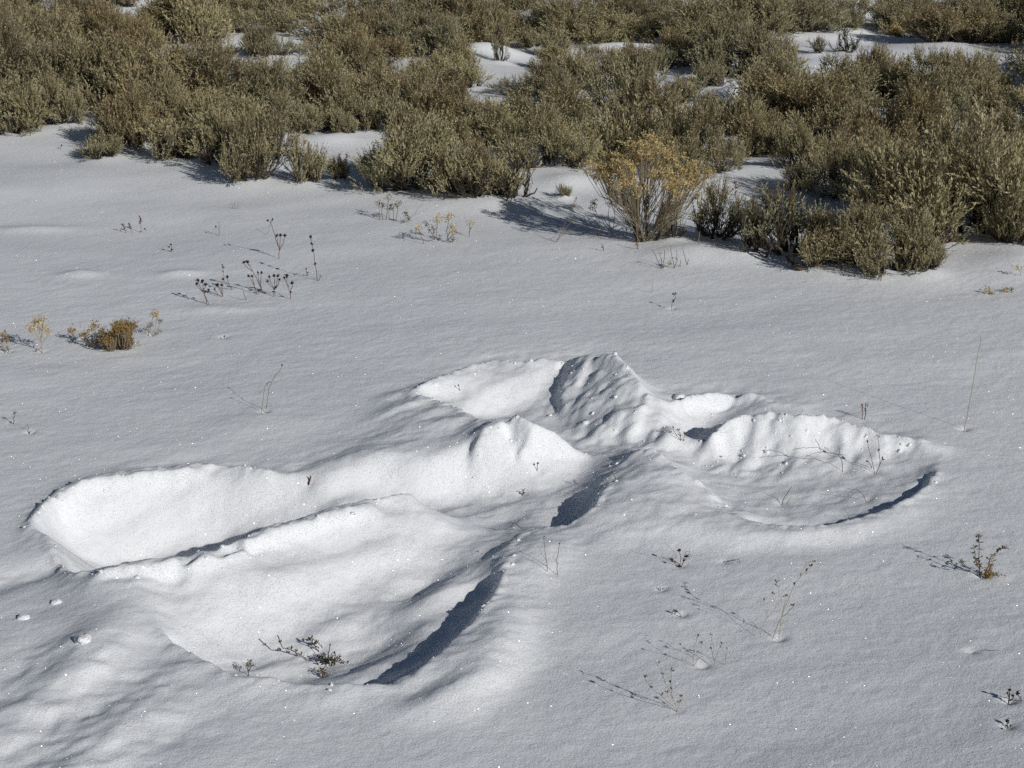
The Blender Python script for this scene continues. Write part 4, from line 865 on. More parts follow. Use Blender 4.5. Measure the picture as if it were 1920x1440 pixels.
  'r': 0.001,
  'seed': 119,
  'smat': 'dry',
  'stems': [{'h': [('spike', 0.9, 0.0128, 'dry')], 'p': [(-0.0064, 0.0), (-0.0149, 0.0247)]}, {'h': [('spike', 0.9, 0.0128, 'dry')], 'p': [(0.0, 0.0), (0.0, 0.0314)]},
            {'h': [('spike', 0.9, 0.0128, 'dry')], 'p': [(0.0064, 0.0), (0.0128, 0.0247)]}],
  'x': -1.1053,
  'y': 7.0969},
 {'cat': 'weed',
  'kind': 'weed',
  'label': 'reddish tufted weed with pinkish stems in front of the large pale bush',
  'name': 'dried_weed',
  'r': 0.0012,
  'seed': 120,
  'smat': 'brown',
  'stems': [{'h': [('tuft', 1, 0.0124, 'dry')], 'p': [(-0.0331, 0.0), (-0.0352, 0.0305), (-0.0352, 0.0632)]},
            {'h': [('tuft', 1, 0.0103, 'dry')], 'p': [(-0.0207, -0.0022), (-0.0248, 0.0305), (-0.0207, 0.0567)]},
            {'h': [('tuft', 1, 0.0145, 'straw')], 'p': [(-0.0083, -0.0022), (-0.0021, 0.0414), (0.0021, 0.0872)]},
            {'h': [('tuft', 1, 0.0124, 'dry')], 'p': [(0.0041, -0.0022), (0.0041, 0.0305), (0.0062, 0.0523)]},
            {'h': [('tuft', 1, 0.0124, 'dry')], 'p': [(0.0207, 0.0), (0.0207, 0.0305), (0.0207, 0.0523)]},
            {'h': [('tuft', 1, 0.0124, 'dry')], 'p': [(0.029, 0.0), (0.0373, 0.0349), (0.0393, 0.0632)]}],
  'x': -0.4801,
  'y': 6.8814},
 {'cat': 'weed',
  'kind': 'weed',
  'label': 'small reddish weed with a leaning straw at its side, next to the tufted one',
  'name': 'dried_weed',
  'r': 0.0009,
  'seed': 121,
  'smat': 'straw',
  'stems': [{'h': [('tuft', 1, 0.0123, 'red')], 'p': [(-0.0041, 0.0), (-0.0062, 0.0194), (-0.0021, 0.0367)]}, {'h': [('tuft', 1, 0.0103, 'dry')], 'p': [(0.0041, 0.0), (0.0082, 0.0151)]},
            {'p': [(0.0, 0.0065), (0.0328, 0.0367), (0.0616, 0.0756)], 'w': 0.8}, {'h': [('leaf', 1, 0.0103, 'dry')], 'p': [(-0.0144, -0.0065), (-0.0103, 0.0065)]}],
  'x': -0.4063,
  'y': 6.8183},
 {'cat': 'weed',
  'kind': 'weed',
  'label': 'widest group of gold tipped weed stalks standing in front of the sagebrush',
  'name': 'dried_weed',
  'r': 0.0013,
  'seed': 122,
  'smat': 'brown',
  'stems': [{'h': [('tuft', 1, 0.0137, 'ochre')], 'p': [(-0.051, -0.0062), (-0.0628, 0.0269), (-0.0726, 0.0558)]},
            {'h': [('tuft', 1, 0.0118, 'dry')], 'p': [(-0.0137, 0.0165), (-0.0275, 0.0455), (-0.0432, 0.0724)]},
            {'h': [('tuft', 1, 0.0177, 'ochre')], 'p': [(-0.0079, 0.0165), (-0.0039, 0.0579), (-0.002, 0.091)]},
            {'h': [('tuft', 1, 0.0137, 'dry')], 'p': [(-0.0118, 0.0165), (-0.0177, 0.0372), (-0.0196, 0.0537)]},
            {'h': [('tuft', 1, 0.0196, 'ochre')], 'p': [(0.0491, -0.0062), (0.0353, 0.0165), (0.0314, 0.0455), (0.0393, 0.093)]},
            {'h': [('tuft', 1, 0.0157, 'ochre')], 'p': [(0.0353, 0.0124), (0.051, 0.0289), (0.0589, 0.0455)]}, {'h': [('tuft', 1, 0.0098, 'dry')], 'p': [(0.0452, -0.0041), (0.055, 0.0124)]},
            {'h': [('tuft', 1, 0.0137, 'ochre')], 'p': [(0.0314, 0.0124), (0.0471, 0.0579)]}, {'h': [('leaf', 1, 0.0098, 'dry')], 'p': [(0.0, 0.0124), (0.0079, 0.0289)]}],
  'x': -0.271,
  'y': 6.5015},
 {'cat': 'weed',
  'kind': 'weed',
  'label': 'lone short gold tipped stalk beside the widest gold tipped group',
  'name': 'dried_weed',
  'r': 0.0012,
  'seed': 123,
  'smat': 'brown',
  'stems': [{'h': [('tuft', 1, 0.0139, 'ochre')], 'p': [(0.0, 0.0), (0.0, 0.0251), (0.002, 0.0482)]}, {'h': [('leaf', 1, 0.0099, 'dry')], 'p': [(0.0, 0.0147), (0.006, 0.0314)]}],
  'x': -0.1591,
  'y': 6.5928},
 {'cat': 'grass stem',
  'kind': 'weed',
  'label': 'pair of long pale grass blades crossing the rabbitbrush shadow',
  'name': 'grass_stem',
  'r': 0.0012,
  'seed': 124,
  'smat': 'straw',
  'stems': [{'p': [(0.0, 0.0), (0.0372, 0.0536), (0.096, 0.1217)]}, {'p': [(0.0, 0.0), (0.0411, 0.0412), (0.1195, 0.0784)], 'w': 0.7},
            {'h': [('spike', 0.9, 0.0098, 'dry')], 'p': [(0.0098, 0.0103), (0.047, 0.099), (0.0646, 0.132), (0.0784, 0.165)], 'w': 0.6}],
  'x': 0.1587,
  'y': 6.4852},
 {'cat': 'weed',
  'kind': 'weed',
  'label': 'tiny red leaf sprig in the snow before the rabbitbrush shadow',
  'name': 'dried_weed',
  'r': 0.0012,
  'seed': 125,
  'smat': 'red',
  'stems': [{'h': [('leaf', 0.6, 0.0096, 'red'), ('leaf', 1, 0.0077, 'red')], 'p': [(0.0, 0.0), (-0.0019, 0.0122), (-0.0077, 0.0264)], 'w': 1.4}],
  'x': 0.3315,
  'y': 6.3728},
 {'cat': 'weed',
  'kind': 'weed',
  'label': 'small red stalk right at the rabbitbrush foot',
  'name': 'dried_weed',
  'r': 0.0012,
  'seed': 126,
  'smat': 'red',
  'stems': [{'h': [('leaf', 0.5, 0.0096, 'red'), ('leaf', 1, 0.0077, 'red')], 'p': [(0.0, 0.0), (-0.0019, 0.0162), (-0.0077, 0.0386)], 'w': 1.3}],
  'x': 0.453,
  'y': 6.3728},
 {'cat': 'weed',
  'kind': 'weed',
  'label': 'bare twiggy sprig with a few leaves on the bright mound before the rabbitbrush',
  'name': 'dried_weed',
  'r': 0.0011,
  'seed': 127,
  'smat': 'bark',
  'stems': [{'p': [(-0.0279, 0.0039), (-0.0427, 0.0332), (-0.0632, 0.0724)]}, {'h': [('leaf', 0.9, 0.0093, 'grey')], 'p': [(-0.0279, 0.0039), (-0.0297, 0.0332), (-0.0371, 0.0567)]},
            {'p': [(-0.0241, 0.0059), (-0.0186, 0.0372), (-0.0186, 0.0684)]}, {'h': [('leaf', 0.5, 0.0074, 'grey')], 'p': [(0.0186, 0.0), (0.0093, 0.0372), (0.0019, 0.0782)]},
            {'h': [('leaf', 0.6, 0.0111, 'grey')], 'p': [(0.0149, -0.002), (0.0241, 0.0293), (0.0223, 0.0684)]},
            {'h': [('leaf', 1, 0.013, 'grey'), ('leaf', 0.7, 0.0111, 'grey')], 'p': [(-0.0279, 0.0039), (-0.0056, 0.0098), (0.0037, 0.0235)]},
            {'p': [(0.0594, 0.0137), (0.0539, 0.0391), (0.0446, 0.0704)]}, {'p': [(0.0594, 0.0137), (0.065, 0.0332)]}, {'p': [(0.0353, 0.0098), (0.039, 0.0332)]}],
  'x': 0.5479,
  'y': 6.1218},
 {'cat': 'weed',
  'kind': 'weed',
  'label': 'small lone dark stalk with a looped seed head between thicket and angel',
  'name': 'dried_weed',
  'r': 0.0009,
  'seed': 128,
  'smat': 'dark',
  'stems': [{'h': [('ball', 0.8, 0.0043, 'dark')], 'p': [(0.0, 0.0), (0.0, 0.0253), (0.0052, 0.0434)]},
            {'h': [('bud', 0.7, 0.0052, 'dark')], 'p': [(0.0034, 0.0326), (0.012, 0.0434), (0.0086, 0.0561), (0.0052, 0.0489)]}],
  'x': 0.514,
  'y': 5.6265},
 {'cat': 'grass stem',
  'kind': 'weed',
  'label': 'thin upright straw behind the small dark stalk with looped head',
  'name': 'grass_stem',
  'r': 0.0008,
  'seed': 129,
  'smat': 'straw',
  'stems': [{'p': [(0.0, 0.0), (0.0, 0.0224), (0.0, 0.0429)]}],
  'x': 0.4646,
  'y': 5.8208},
 {'cat': 'grass stem',
  'kind': 'weed',
  'label': 'thick pale straw beside the bright mound under the grey sagebrush',
  'name': 'grass_stem',
  'r': 0.0012,
  'seed': 130,
  'smat': 'straw',
  'stems': [{'p': [(0.0, 0.0), (0.0, 0.0243), (0.0019, 0.0506)], 'w': 1.5}],
  'x': 0.6723,
  'y': 6.3492},
 {'cat': 'weed',
  'kind': 'weed',
  'label': 'low ochre tuft of flower heads half buried by the picture edge',
  'name': 'dried_weed',
  'r': 0.001,
  'seed': 131,
  'smat': 'straw',
  'stems': [{'h': [('tuft', 1, 0.0159, 'ochre')], 'p': [(-0.0053, -0.0019), (-0.0053, 0.0075)]}, {'h': [('tuft', 1, 0.0106, 'dry')], 'p': [(0.0159, -0.0075), (0.0124, 0.0019)]}],
  'x': 1.5802,
  'y': 5.8075},
 {'cat': 'weed',
  'kind': 'weed',
  'label': 'second low ochre tuft, with a shadow reaching the picture edge',
  'name': 'dried_weed',
  'r': 0.001,
  'seed': 132,
  'smat': 'straw',
  'stems': [{'h': [('tuft', 1, 0.0106, 'ochre')], 'p': [(-0.0035, -0.0019), (-0.0053, 0.0093)]}, {'h': [('tuft', 1, 0.0089, 'dry')], 'p': [(0.0142, -0.0037), (0.0177, 0.0075)]},
            {'h': [('tuft', 1, 0.0089, 'straw')], 'p': [(0.0035, -0.0019), (0.0053, 0.0093)]}],
  'x': 1.6438,
  'y': 5.8208},
 {'cat': 'weed',
  'kind': 'weed',
  'label': 'single curved straw with one ochre head at the picture edge',
  'name': 'dried_weed',
  'r': 0.001,
  'seed': 133,
  'smat': 'straw',
  'stems': [{'h': [('tuft', 1, 0.0127, 'ochre')], 'p': [(0.0, 0.0), (-0.0018, 0.0173), (-0.0127, 0.0268)]}],
  'x': 1.7356,
  'y': 5.9924},
 {'cat': 'weed',
  'group': 'golden dry weeds in a row on the snow',
  'kind': 'weed',
  'label': 'golden dry weed cut by the picture edge, first of the row',
  'name': 'dried_weed',
  'r': 0.0012,
  'seed': 134,
  'smat': 'straw',
  'stems': [{'h': [('tuft', 1, 0.0128, 'gold')], 'p': [(0.0048, -0.0017), (-0.0016, 0.0236), (-0.0016, 0.0405)]},
            {'h': [('tuft', 1, 0.0128, 'gold')], 'p': [(-0.0064, 0.0034), (-0.0128, 0.0337), (-0.0112, 0.0573)]},
            {'h': [('tuft', 1, 0.0112, 'dry')], 'p': [(-0.0096, 0.0), (-0.0176, 0.0202), (-0.0192, 0.0371)]}, {'h': [('tuft', 1, 0.008, 'dry')], 'p': [(0.0064, 0.0), (0.0032, 0.0169)]}],
  'x': -1.5149,
  'y': 5.2053},
 {'cat': 'weed',
  'group': 'golden dry weeds in a row on the snow',
  'kind': 'weed',
  'label': 'tall pale golden weed with a flat branched top, second of the row',
  'name': 'dried_weed',
  'r': 0.0012,
  'seed': 135,
  'smat': 'straw',
  'stems': [{'h': [('tuft', 1, 0.0144, 'ochre')], 'p': [(0.0, 0.0), (0.0, 0.0371), (-0.0016, 0.0674), (-0.0016, 0.1045)]},
            {'h': [('tuft', 1, 0.0144, 'ochre')], 'p': [(0.0, 0.0371), (-0.0128, 0.0641), (-0.0192, 0.0877)]},
            {'h': [('tuft', 1, 0.0128, 'ochre')], 'p': [(-0.0016, 0.0337), (-0.0224, 0.054), (-0.0288, 0.0708)]},
            {'h': [('tuft', 1, 0.0128, 'ochre')], 'p': [(0.0, 0.0303), (0.016, 0.0472), (0.0208, 0.0641)]},
            {'h': [('tuft', 1, 0.0128, 'ochre')], 'p': [(0.0, 0.0438), (0.008, 0.0607), (0.0096, 0.0776)]},
            {'h': [('tuft', 1, 0.0112, 'ochre')], 'p': [(0.0, 0.0506), (-0.0096, 0.0776), (-0.0112, 0.0978)]},
            {'h': [('tuft', 1, 0.0112, 'ochre')], 'p': [(0.0016, 0.0506), (0.0064, 0.0809), (0.0096, 0.1012)]}, {'h': [('leaf', 1, 0.008, 'straw')], 'p': [(-0.0016, 0.0202), (-0.0192, 0.0034)]}],
  'x': -1.4124,
  'y': 5.2053},
 {'cat': 'weed',
  'group': 'golden dry weeds in a row on the snow',
  'kind': 'weed',
  'label': 'single slim golden stalk with one head and a dark shadow',
  'name': 'dried_weed',
  'r': 0.0011,
  'seed': 136,
  'smat': 'straw',
  'stems': [{'h': [('tuft', 1, 0.0131, 'gold')], 'p': [(0.0, 0.0), (-0.0033, 0.0189), (-0.0082, 0.0378)]}, {'h': [('tuft', 1, 0.0082, 'gold')], 'p': [(-0.0033, 0.0155), (-0.0147, 0.0327)]}],
  'x': -1.3366,
  'y': 5.3221},
 {'cat': 'weed',
  'group': 'golden dry weeds in a row on the snow',
  'kind': 'weed',
  'label': 'golden dry weed with several heads leaning against the densest shrublet',
  'name': 'dried_weed',
  'r': 0.0012,
  'seed': 137,
  'smat': 'straw',
  'stems': [{'h': [('tuft', 1, 0.0145, 'gold')], 'p': [(0.0048, 0.0), (0.0081, 0.0408), (0.0097, 0.0731)]},
            {'h': [('tuft', 1, 0.0129, 'ochre')], 'p': [(0.0032, 0.0068), (0.0, 0.0408), (-0.0032, 0.068)]},
            {'h': [('tuft', 1, 0.0129, 'gold')], 'p': [(0.0, 0.0068), (-0.0129, 0.0306), (-0.021, 0.0459)]},
            {'h': [('tuft', 1, 0.0129, 'gold')], 'p': [(-0.0065, 0.0102), (-0.0258, 0.0272), (-0.0323, 0.0408)]},
            {'h': [('tuft', 1, 0.0145, 'gold')], 'p': [(0.0065, 0.0068), (0.0194, 0.0306), (0.0242, 0.0544)]}, {'h': [('tuft', 1, 0.0113, 'dry')], 'p': [(0.0, 0.0136), (-0.0161, 0.017)]},
            {'h': [('tuft', 1, 0.0113, 'dry')], 'p': [(0.0065, 0.0068), (0.0161, 0.0204)]}],
  'x': -1.2651,
  'y': 5.2493},
 {'cat': 'weed',
  'group': 'golden dry weeds in a row on the snow',
  'kind': 'weed',
  'label': 'spindly grey golden weed at the far end of the row on a bright snow edge',
  'name': 'dried_weed',
  'r': 0.001,
  'seed': 138,
  'smat': 'straw',
  'stems': [{'h': [('tuft', 1, 0.0132, 'ochre')], 'p': [(-0.0099, -0.0017), (0.0033, 0.0365), (0.0181, 0.0782)]},
            {'h': [('tuft', 1, 0.0115, 'ochre')], 'p': [(0.0066, 0.0017), (0.0198, 0.0365), (0.0247, 0.0712)]},
            {'h': [('tuft', 1, 0.0082, 'dry')], 'p': [(-0.0049, 0.0017), (-0.0066, 0.0261), (0.0033, 0.04)]},
            {'h': [('tuft', 1, 0.0082, 'dry')], 'p': [(0.0099, 0.0035), (0.0264, 0.0295), (0.0346, 0.0504)]},
            {'h': [('tuft', 1, 0.0066, 'dry')], 'p': [(-0.0132, -0.0017), (-0.0132, 0.0191), (-0.0082, 0.033)]}, {'h': [('tuft', 1, 0.0066, 'dry')], 'p': [(0.0165, 0.0052), (0.0297, 0.0191)]}],
  'x': -1.1187,
  'y': 5.3794},
 {'cat': 'weed',
  'kind': 'weed',
  'label': 'small dark sprig with curled leaves near the picture edge, by the bare snow',
  'name': 'dried_weed',
  'r': 0.0011,
  'seed': 139,
  'smat': 'brown',
  'stems': [{'h': [('leaf', 0.8, 0.0085, 'brown'), ('leaf', 1, 0.0071, 'brown')], 'p': [(0.0, -0.0015), (0.0014, 0.015), (0.0071, 0.0269), (0.0085, 0.0389)]},
            {'h': [('leaf', 1, 0.0071, 'brown')], 'p': [(0.0, 0.0), (-0.0085, 0.0045)]}],
  'x': -1.3267,
  'y': 4.5576},
 {'cat': 'weed',
  'kind': 'weed',
  'label': 'thin bent dry stalk just below the small dark sprig',
  'name': 'dried_weed',
  'r': 0.0009,
  'seed': 140,
  'smat': 'brown',
  'stems': [{'p': [(0.0, 0.0), (-0.0042, 0.0132), (-0.0056, 0.0294)]}, {'p': [(-0.0014, 0.0044), (0.0042, 0.0088)]}],
  'x': -1.2652,
  'y': 4.4775},
 {'cat': 'grass stem',
  'kind': 'weed',
  'label': 'pair of thin grey grass blades bent over beside the upper arm',
  'name': 'grass_stem',
  'r': 0.0008,
  'seed': 141,
  'smat': 'dry',
  'stems': [{'h': [('bud', 1, 0.0043, 'dry')], 'p': [(0.0043, 0.0), (0.0086, 0.0332), (0.0143, 0.0665), (0.0301, 0.0997), (0.0531, 0.1299)]},
            {'h': [('bud', 1, 0.0043, 'dry')], 'p': [(-0.0072, 0.0), (-0.0014, 0.0393), (0.0057, 0.077), (0.0158, 0.0922)], 'w': 0.8}],
  'x': -0.6672,
  'y': 4.6096},
 {'cat': 'weed',
  'kind': 'weed',
  'label': 'faint dark speck of stem in the smooth snow between weed row and angel',
  'name': 'dried_weed',
  'r': 0.0009,
  'seed': 142,
  'smat': 'dark',
  'stems': [{'h': [('ball', 1, 0.0025, 'dark')], 'p': [(0.0, 0.0), (0.0016, 0.0121)]}],
  'x': -0.8841,
  'y': 5.3449},
 {'cat': 'twig',
  'kind': 'weed',
  'label': 'short thick reddish stub sticking out of the shallow snow beside the upper leg',
  'name': 'twig',
  'r': 0.0012,
  'seed': 143,
  'smat': 'red',
  'stems': [{'p': [(-0.0013, 0.0), (0.0013, 0.011), (0.0039, 0.022)], 'w': 2.2}],
  'x': -0.4965,
  'y': 4.1308},
 {'cat': 'twig',
  'kind': 'weed',
  'label': 'tiny dark stem poking from the white wall of the upper arm hollow',
  'name': 'twig',
  'r': 0.001,
  'seed': 144,
  'smat': 'dark',
  'stems': [{'h': [('ball', 1, 0.0024, 'dark')], 'p': [(0.0015, -0.0016), (-0.0015, 0.0094), (-0.003, 0.0172)]}],
  'x': -0.1456,
  'y': 4.7879},
 {'cat': 'twig',
  'kind': 'weed',
  'label': 'small curled dark leaf standing on the torso hollow floor',
  'name': 'twig',
  'r': 0.0012,
  'seed': 145,
  'smat': 'brown',
  'stems': [{'h': [('leaf', 0.5, 0.0079, 'brown'), ('leaf', 0.2, 0.0079, 'brown')], 'p': [(-0.0013, 0.0), (0.0, 0.0111), (0.0039, 0.0221)]}],
  'x': 0.0276,
  'y': 4.1541},
 {'cat': 'twig',
  'kind': 'weed',
  'label': 'faint pale stem on the torso hollow floor above the curled leaf',
  'name': 'twig',
  'r': 0.0009,
  'seed': 146,
  'smat': 'dry',
  'stems': [{'h': [('bud', 0.7, 0.004, 'dry')], 'p': [(0.0, 0.0), (-0.0013, 0.0112), (0.0013, 0.0211)]}],
  'x': 0.064,
  'y': 4.2273},
 {'cat': 'twig',
  'kind': 'weed',
  'label': 'small arched twig on the near edge of the torso hollow',
  'name': 'twig',
  'r': 0.0009,
  'seed': 147,
  'smat': 'brown',
  'stems': [{'p': [(-0.0172, 0.0129), (-0.0123, 0.0206), (-0.0049, 0.0194), (0.0074, 0.0052), (0.0147, -0.0039)]}, {'p': [(-0.0098, 0.0194), (-0.0123, 0.0271)]},
            {'p': [(-0.0025, 0.0155), (0.0098, 0.0103)]}, {'p': [(-0.0061, 0.0181), (0.0025, 0.0258)]}],
  'x': 0.0147,
  'y': 3.8527},
 {'cat': 'twig',
  'kind': 'weed',
  'label': 'forked twig hanging over the dark pit beside the torso',
  'name': 'twig',
  'r': 0.001,
  'seed': 148,
  'smat': 'brown',
  'stems': [{'p': [(0.0026, 0.0), (-0.0038, 0.0135), (-0.0102, 0.0242)]}, {'p': [(-0.0038, 0.0135), (0.0077, 0.0242), (0.0154, 0.0296)]}, {'p': [(-0.0077, 0.0202), (-0.0179, 0.0242)]}],
  'x': 0.2482,
  'y': 4.0653},
 {'cat': 'twig',
  'kind': 'weed',
  'label': 'long knobbly twig lying on the white slope of the lower leg hollow',
  'name': 'twig',
  'r': 0.0014,
  'seed': 149,
  'smat': 'brown',
  'stems': [{'h': [('bud', 0.3, 0.0038, 'brown'), ('bud', 0.7, 0.0043, 'brown'), ('bud', 1, 0.0043, 'brown')],
             'p': [(-0.0585, 0.0559), (-0.0542, 0.0422), (-0.0477, 0.0308), (-0.0379, 0.0251), (-0.0314, 0.0262)]},
            {'h': [('bud', 0.2, 0.0043, 'brown'), ('bud', 0.5, 0.0043, 'brown')], 'p': [(-0.0314, 0.0251), (-0.0206, 0.0137), (-0.0098, 0.008), (0.0, 0.0)]}],
  'x': -0.4172,
  'y': 3.336},
 {'cat': 'twig',
  'kind': 'weed',
  'label': 'short forked budded twig beside the long knobbly one',
  'name': 'twig',
  'r': 0.0014,
  'seed': 150,
  'smat': 'brown',
  'stems': [{'h': [('bud', 0.5, 0.0055, 'olive'), ('bud', 0.9, 0.0055, 'olive')], 'p': [(0.0, 0.0), (-0.0109, 0.0138), (-0.0218, 0.0265)]},
            {'h': [('bud', 0.5, 0.0044, 'brown'), ('bud', 1, 0.0044, 'brown')], 'p': [(0.0066, 0.0104), (-0.0022, 0.023), (-0.0131, 0.0322)]},
            {'h': [('bud', 1, 0.0044, 'brown')], 'p': [(-0.0066, 0.0092), (-0.0131, 0.0276)]}],
  'x': -0.3954,
  'y': 3.3635},
 {'cat': 'weed',
  'kind': 'weed',
  'label': 'dark olive leafy plant crushed on the floor of the lower leg hollow',
  'name': 'dried_weed',
  'r': 0.0014,
  'seed': 151,
  'smat': 'brown',
  'stems': [{'h': [('tuft', 0.8, 0.0097, 'olive'), ('tuft', 0.3, 0.0076, 'olive')], 'p': [(-0.0065, 0.0091), (-0.0087, 0.0159), (-0.013, 0.0205)]},
            {'h': [('tuft', 0.5, 0.0141, 'olive'), ('tuft', 0.9, 0.0108, 'dry')], 'p': [(0.0022, 0.0), (0.0065, 0.0137), (0.013, 0.0251)]},
            {'h': [('bud', 1, 0.0032, 'brown')], 'p': [(-0.0022, 0.0091), (-0.0022, 0.0273), (0.0011, 0.0433)]},
            {'h': [('bud', 1, 0.0032, 'brown')], 'p': [(0.0151, 0.0205), (0.026, 0.0159), (0.0368, 0.0103)]}, {'h': [('tuft', 1, 0.0076, 'dark')], 'p': [(-0.0195, 0.0159), (-0.0227, 0.0182)]}],
  'x': -0.37,
  'y': 3.3174},
 {'cat': 'weed',
  'kind': 'weed',
  'label': 'small olive leaf sprig below the crushed dark plant',
  'name': 'dried_weed',
  'r': 0.0011,
  'seed': 152,
  'smat': 'brown',
  'stems': [{'h': [('tuft', 0.6, 0.0096, 'dry'), ('leaf', 1, 0.0075, 'olive')], 'p': [(0.0, 0.0), (0.0011, 0.0135), (-0.0011, 0.0214)]},
            {'h': [('tuft', 1, 0.0075, 'dry')], 'p': [(0.0, 0.0045), (0.0075, 0.0112)]}],
  'x': -0.38,
  'y': 3.2661},
 {'cat': 'weed',
  'kind': 'weed',
  'label': 'single olive sprig standing by the near lip of the lower leg hollow',
  'name': 'dried_weed',
  'r': 0.0011,
  'seed': 153,
  'smat': 'brown',
  'stems': [{'h': [('tuft', 0.7, 0.0074, 'dry'), ('tuft', 1, 0.0064, 'olive')], 'p': [(0.0, 0.0), (0.0011, 0.0089), (-0.0011, 0.019), (0.0011, 0.0246)]},
            {'h': [('tuft', 1, 0.0053, 'dry')], 'p': [(0.0011, 0.0112), (0.0074, 0.0179)]}],
  'x': -0.5253,
  'y': 3.2467},
 {'cat': 'weed',
  'kind': 'weed',
  'label': 'dark seed heads on curled stems in front of the angel wedge',
  'name': 'dried_weed',
  'r': 0.00079,
  'seed': 154,
  'smat': 'brown',
  'stems': [{'h': [('ball', 1, 0.0039, 'dark')], 'p': [(-0.0023, 0.0), (-0.0023, 0.0207), (-0.0058, 0.0402)]},
            {'h': [('ball', 1, 0.0039, 'dark')], 'p': [(-0.0012, 0.0012), (0.0069, 0.0158), (0.0104, 0.0268)]},
            {'h': [('ball', 1, 0.0031, 'dark')], 'p': [(-0.0069, 0.0037), (-0.0162, 0.011), (-0.0208, 0.0158)]},
            {'h': [('ball', 1, 0.0028, 'dark')], 'p': [(0.0, 0.0012), (0.0046, 0.011), (0.0058, 0.0158)]}, {'h': [('ball', 1, 0.0035, 'dark')], 'p': [(-0.0035, 0.0012), (-0.0058, 0.0037)]},
            {'p': [(0.0023, 0.0183), (0.0069, 0.0378), (0.0139, 0.0463), (0.0174, 0.0354)], 'w': 0.8}, {'p': [(-0.0116, 0.0183), (-0.0185, 0.0402), (-0.0301, 0.0524), (-0.0394, 0.0573)], 'w': 0.5}],
  'x': 0.3682,
  'y': 3.6176},
 {'cat': 'grass stem',
  'kind': 'weed',
  'label': 'single arched dead stem bowed over like a hook',
  'name': 'grass_stem',
  'r': 0.0009,
  'seed': 155,
  'smat': 'brown',
  'stems': [{'p': [(0.0, 0.0), (0.0058, 0.0086), (0.014, 0.0135), (0.0268, 0.0147), (0.0302, 0.0073), (0.0302, 0.0012)]}],
  'x': 0.4665,
  'y': 3.6376},
 {'cat': 'weed',
  'kind': 'weed',
  'label': 'tallest forked straw weed of the foreground with snow packed at its foot',
  'name': 'dried_weed',
  'r': 0.0007,
  'seed': 156,
  'smat': 'straw',
  'stems': [{'h': [('bud', 0.55, 0.0042, 'dry'), ('bud', 0.68, 0.0042, 'dry'), ('bud', 0.8, 0.0042, 'dry'), ('bud', 0.95, 0.0042, 'brown')],
             'p': [(0.0, 0.0), (0.0021, 0.0524), (0.0159, 0.1047), (0.0265, 0.1381), (0.0423, 0.1571), (0.054, 0.1727)]},
            {'h': [('bud', 1, 0.0037, 'brown')], 'p': [(0.0423, 0.1571), (0.0497, 0.1671), (0.0614, 0.1693)]},
            {'h': [('bud', 1, 0.0042, 'dry')], 'p': [(0.0021, 0.0524), (0.0138, 0.0624), (0.0243, 0.0791)]}, {'p': [(-0.0159, 0.0022), (-0.0032, 0.0245), (0.0011, 0.0468)]},
            {'p': [(-0.0381, 0.0145), (-0.0296, 0.0379), (-0.0138, 0.0602), (0.0021, 0.0858)], 'w': 0.8},
            {'h': [('bud', 1, 0.0042, 'brown'), ('bud', 0.7, 0.0032, 'dry')], 'p': [(0.0021, 0.0858), (-0.0063, 0.1092), (-0.0095, 0.1281)], 'w': 0.8},
            {'p': [(0.0011, 0.0357), (0.0138, 0.0468), (0.0222, 0.0624)], 'w': 0.7}, {'h': [('bud', 0.9, 0.0032, 'dry')], 'p': [(0.0032, 0.0579), (0.0074, 0.0802), (0.0095, 0.1025)], 'w': 0.7},
            {'h': [('bud', 1, 0.0032, 'dry')], 'p': [(-0.0222, 0.0468), (-0.0307, 0.0691), (-0.0328, 0.0891)], 'w': 0.5},
            {'h': [('bud', 1, 0.0032, 'dry')], 'p': [(-0.0053, 0.0802), (-0.0159, 0.0936), (-0.019, 0.107)], 'w': 0.5}],
  'x': 0.5301,
  'y': 3.2609},
 {'cat': 'weed',
  'kind': 'weed',
  'label': 'low tangle of fine reddish branching stems, middle of the foreground weeds',
  'name': 'dried_weed',
  'r': 0.0005,
  'seed': 157,
  'smat': 'straw',
  'stems': [{'h': [('bud', 0.9, 0.0041, 'red'), ('bud', 0.5, 0.0031, 'dry')], 'p': [(-0.0195, -0.0043), (-0.0215, 0.027), (-0.0205, 0.0464), (-0.0113, 0.0734)]},
            {'h': [('bud', 1, 0.0031, 'brown')], 'p': [(-0.0205, 0.0194), (-0.0369, 0.0378), (-0.0461, 0.0507)]}, {'p': [(-0.0195, 0.0032), (-0.0123, 0.0227), (-0.0041, 0.0335)]},
            {'h': [('bud', 0.9, 0.0041, 'red'), ('bud', 0.5, 0.0031, 'red')], 'p': [(0.0205, 0.014), (0.0154, 0.0324), (-0.0092, 0.0529)]},
            {'h': [('bud', 1, 0.0031, 'dry')], 'p': [(0.0164, 0.0291), (0.0164, 0.0507), (0.0113, 0.068)]},
            {'h': [('bud', 1, 0.0031, 'dry')], 'p': [(0.0205, 0.0162), (0.0267, 0.0399), (0.0328, 0.0507)]},
            {'h': [('bud', 1, 0.0031, 'dry')], 'p': [(0.042, 0.0065), (0.041, 0.027), (0.0328, 0.041)]}, {'h': [('bud', 1, 0.0031, 'dry')], 'p': [(0.041, 0.0248), (0.0441, 0.0389)]}],
  'x': 0.3691,
  'y': 3.1433},
 {'cat': 'weed',
  'kind': 'weed',
  'label': 'forked brown stems nearest the bottom of the picture',
  'name': 'dried_weed',
  'r': 0.00064,
  'seed': 158,
  'smat': 'straw',
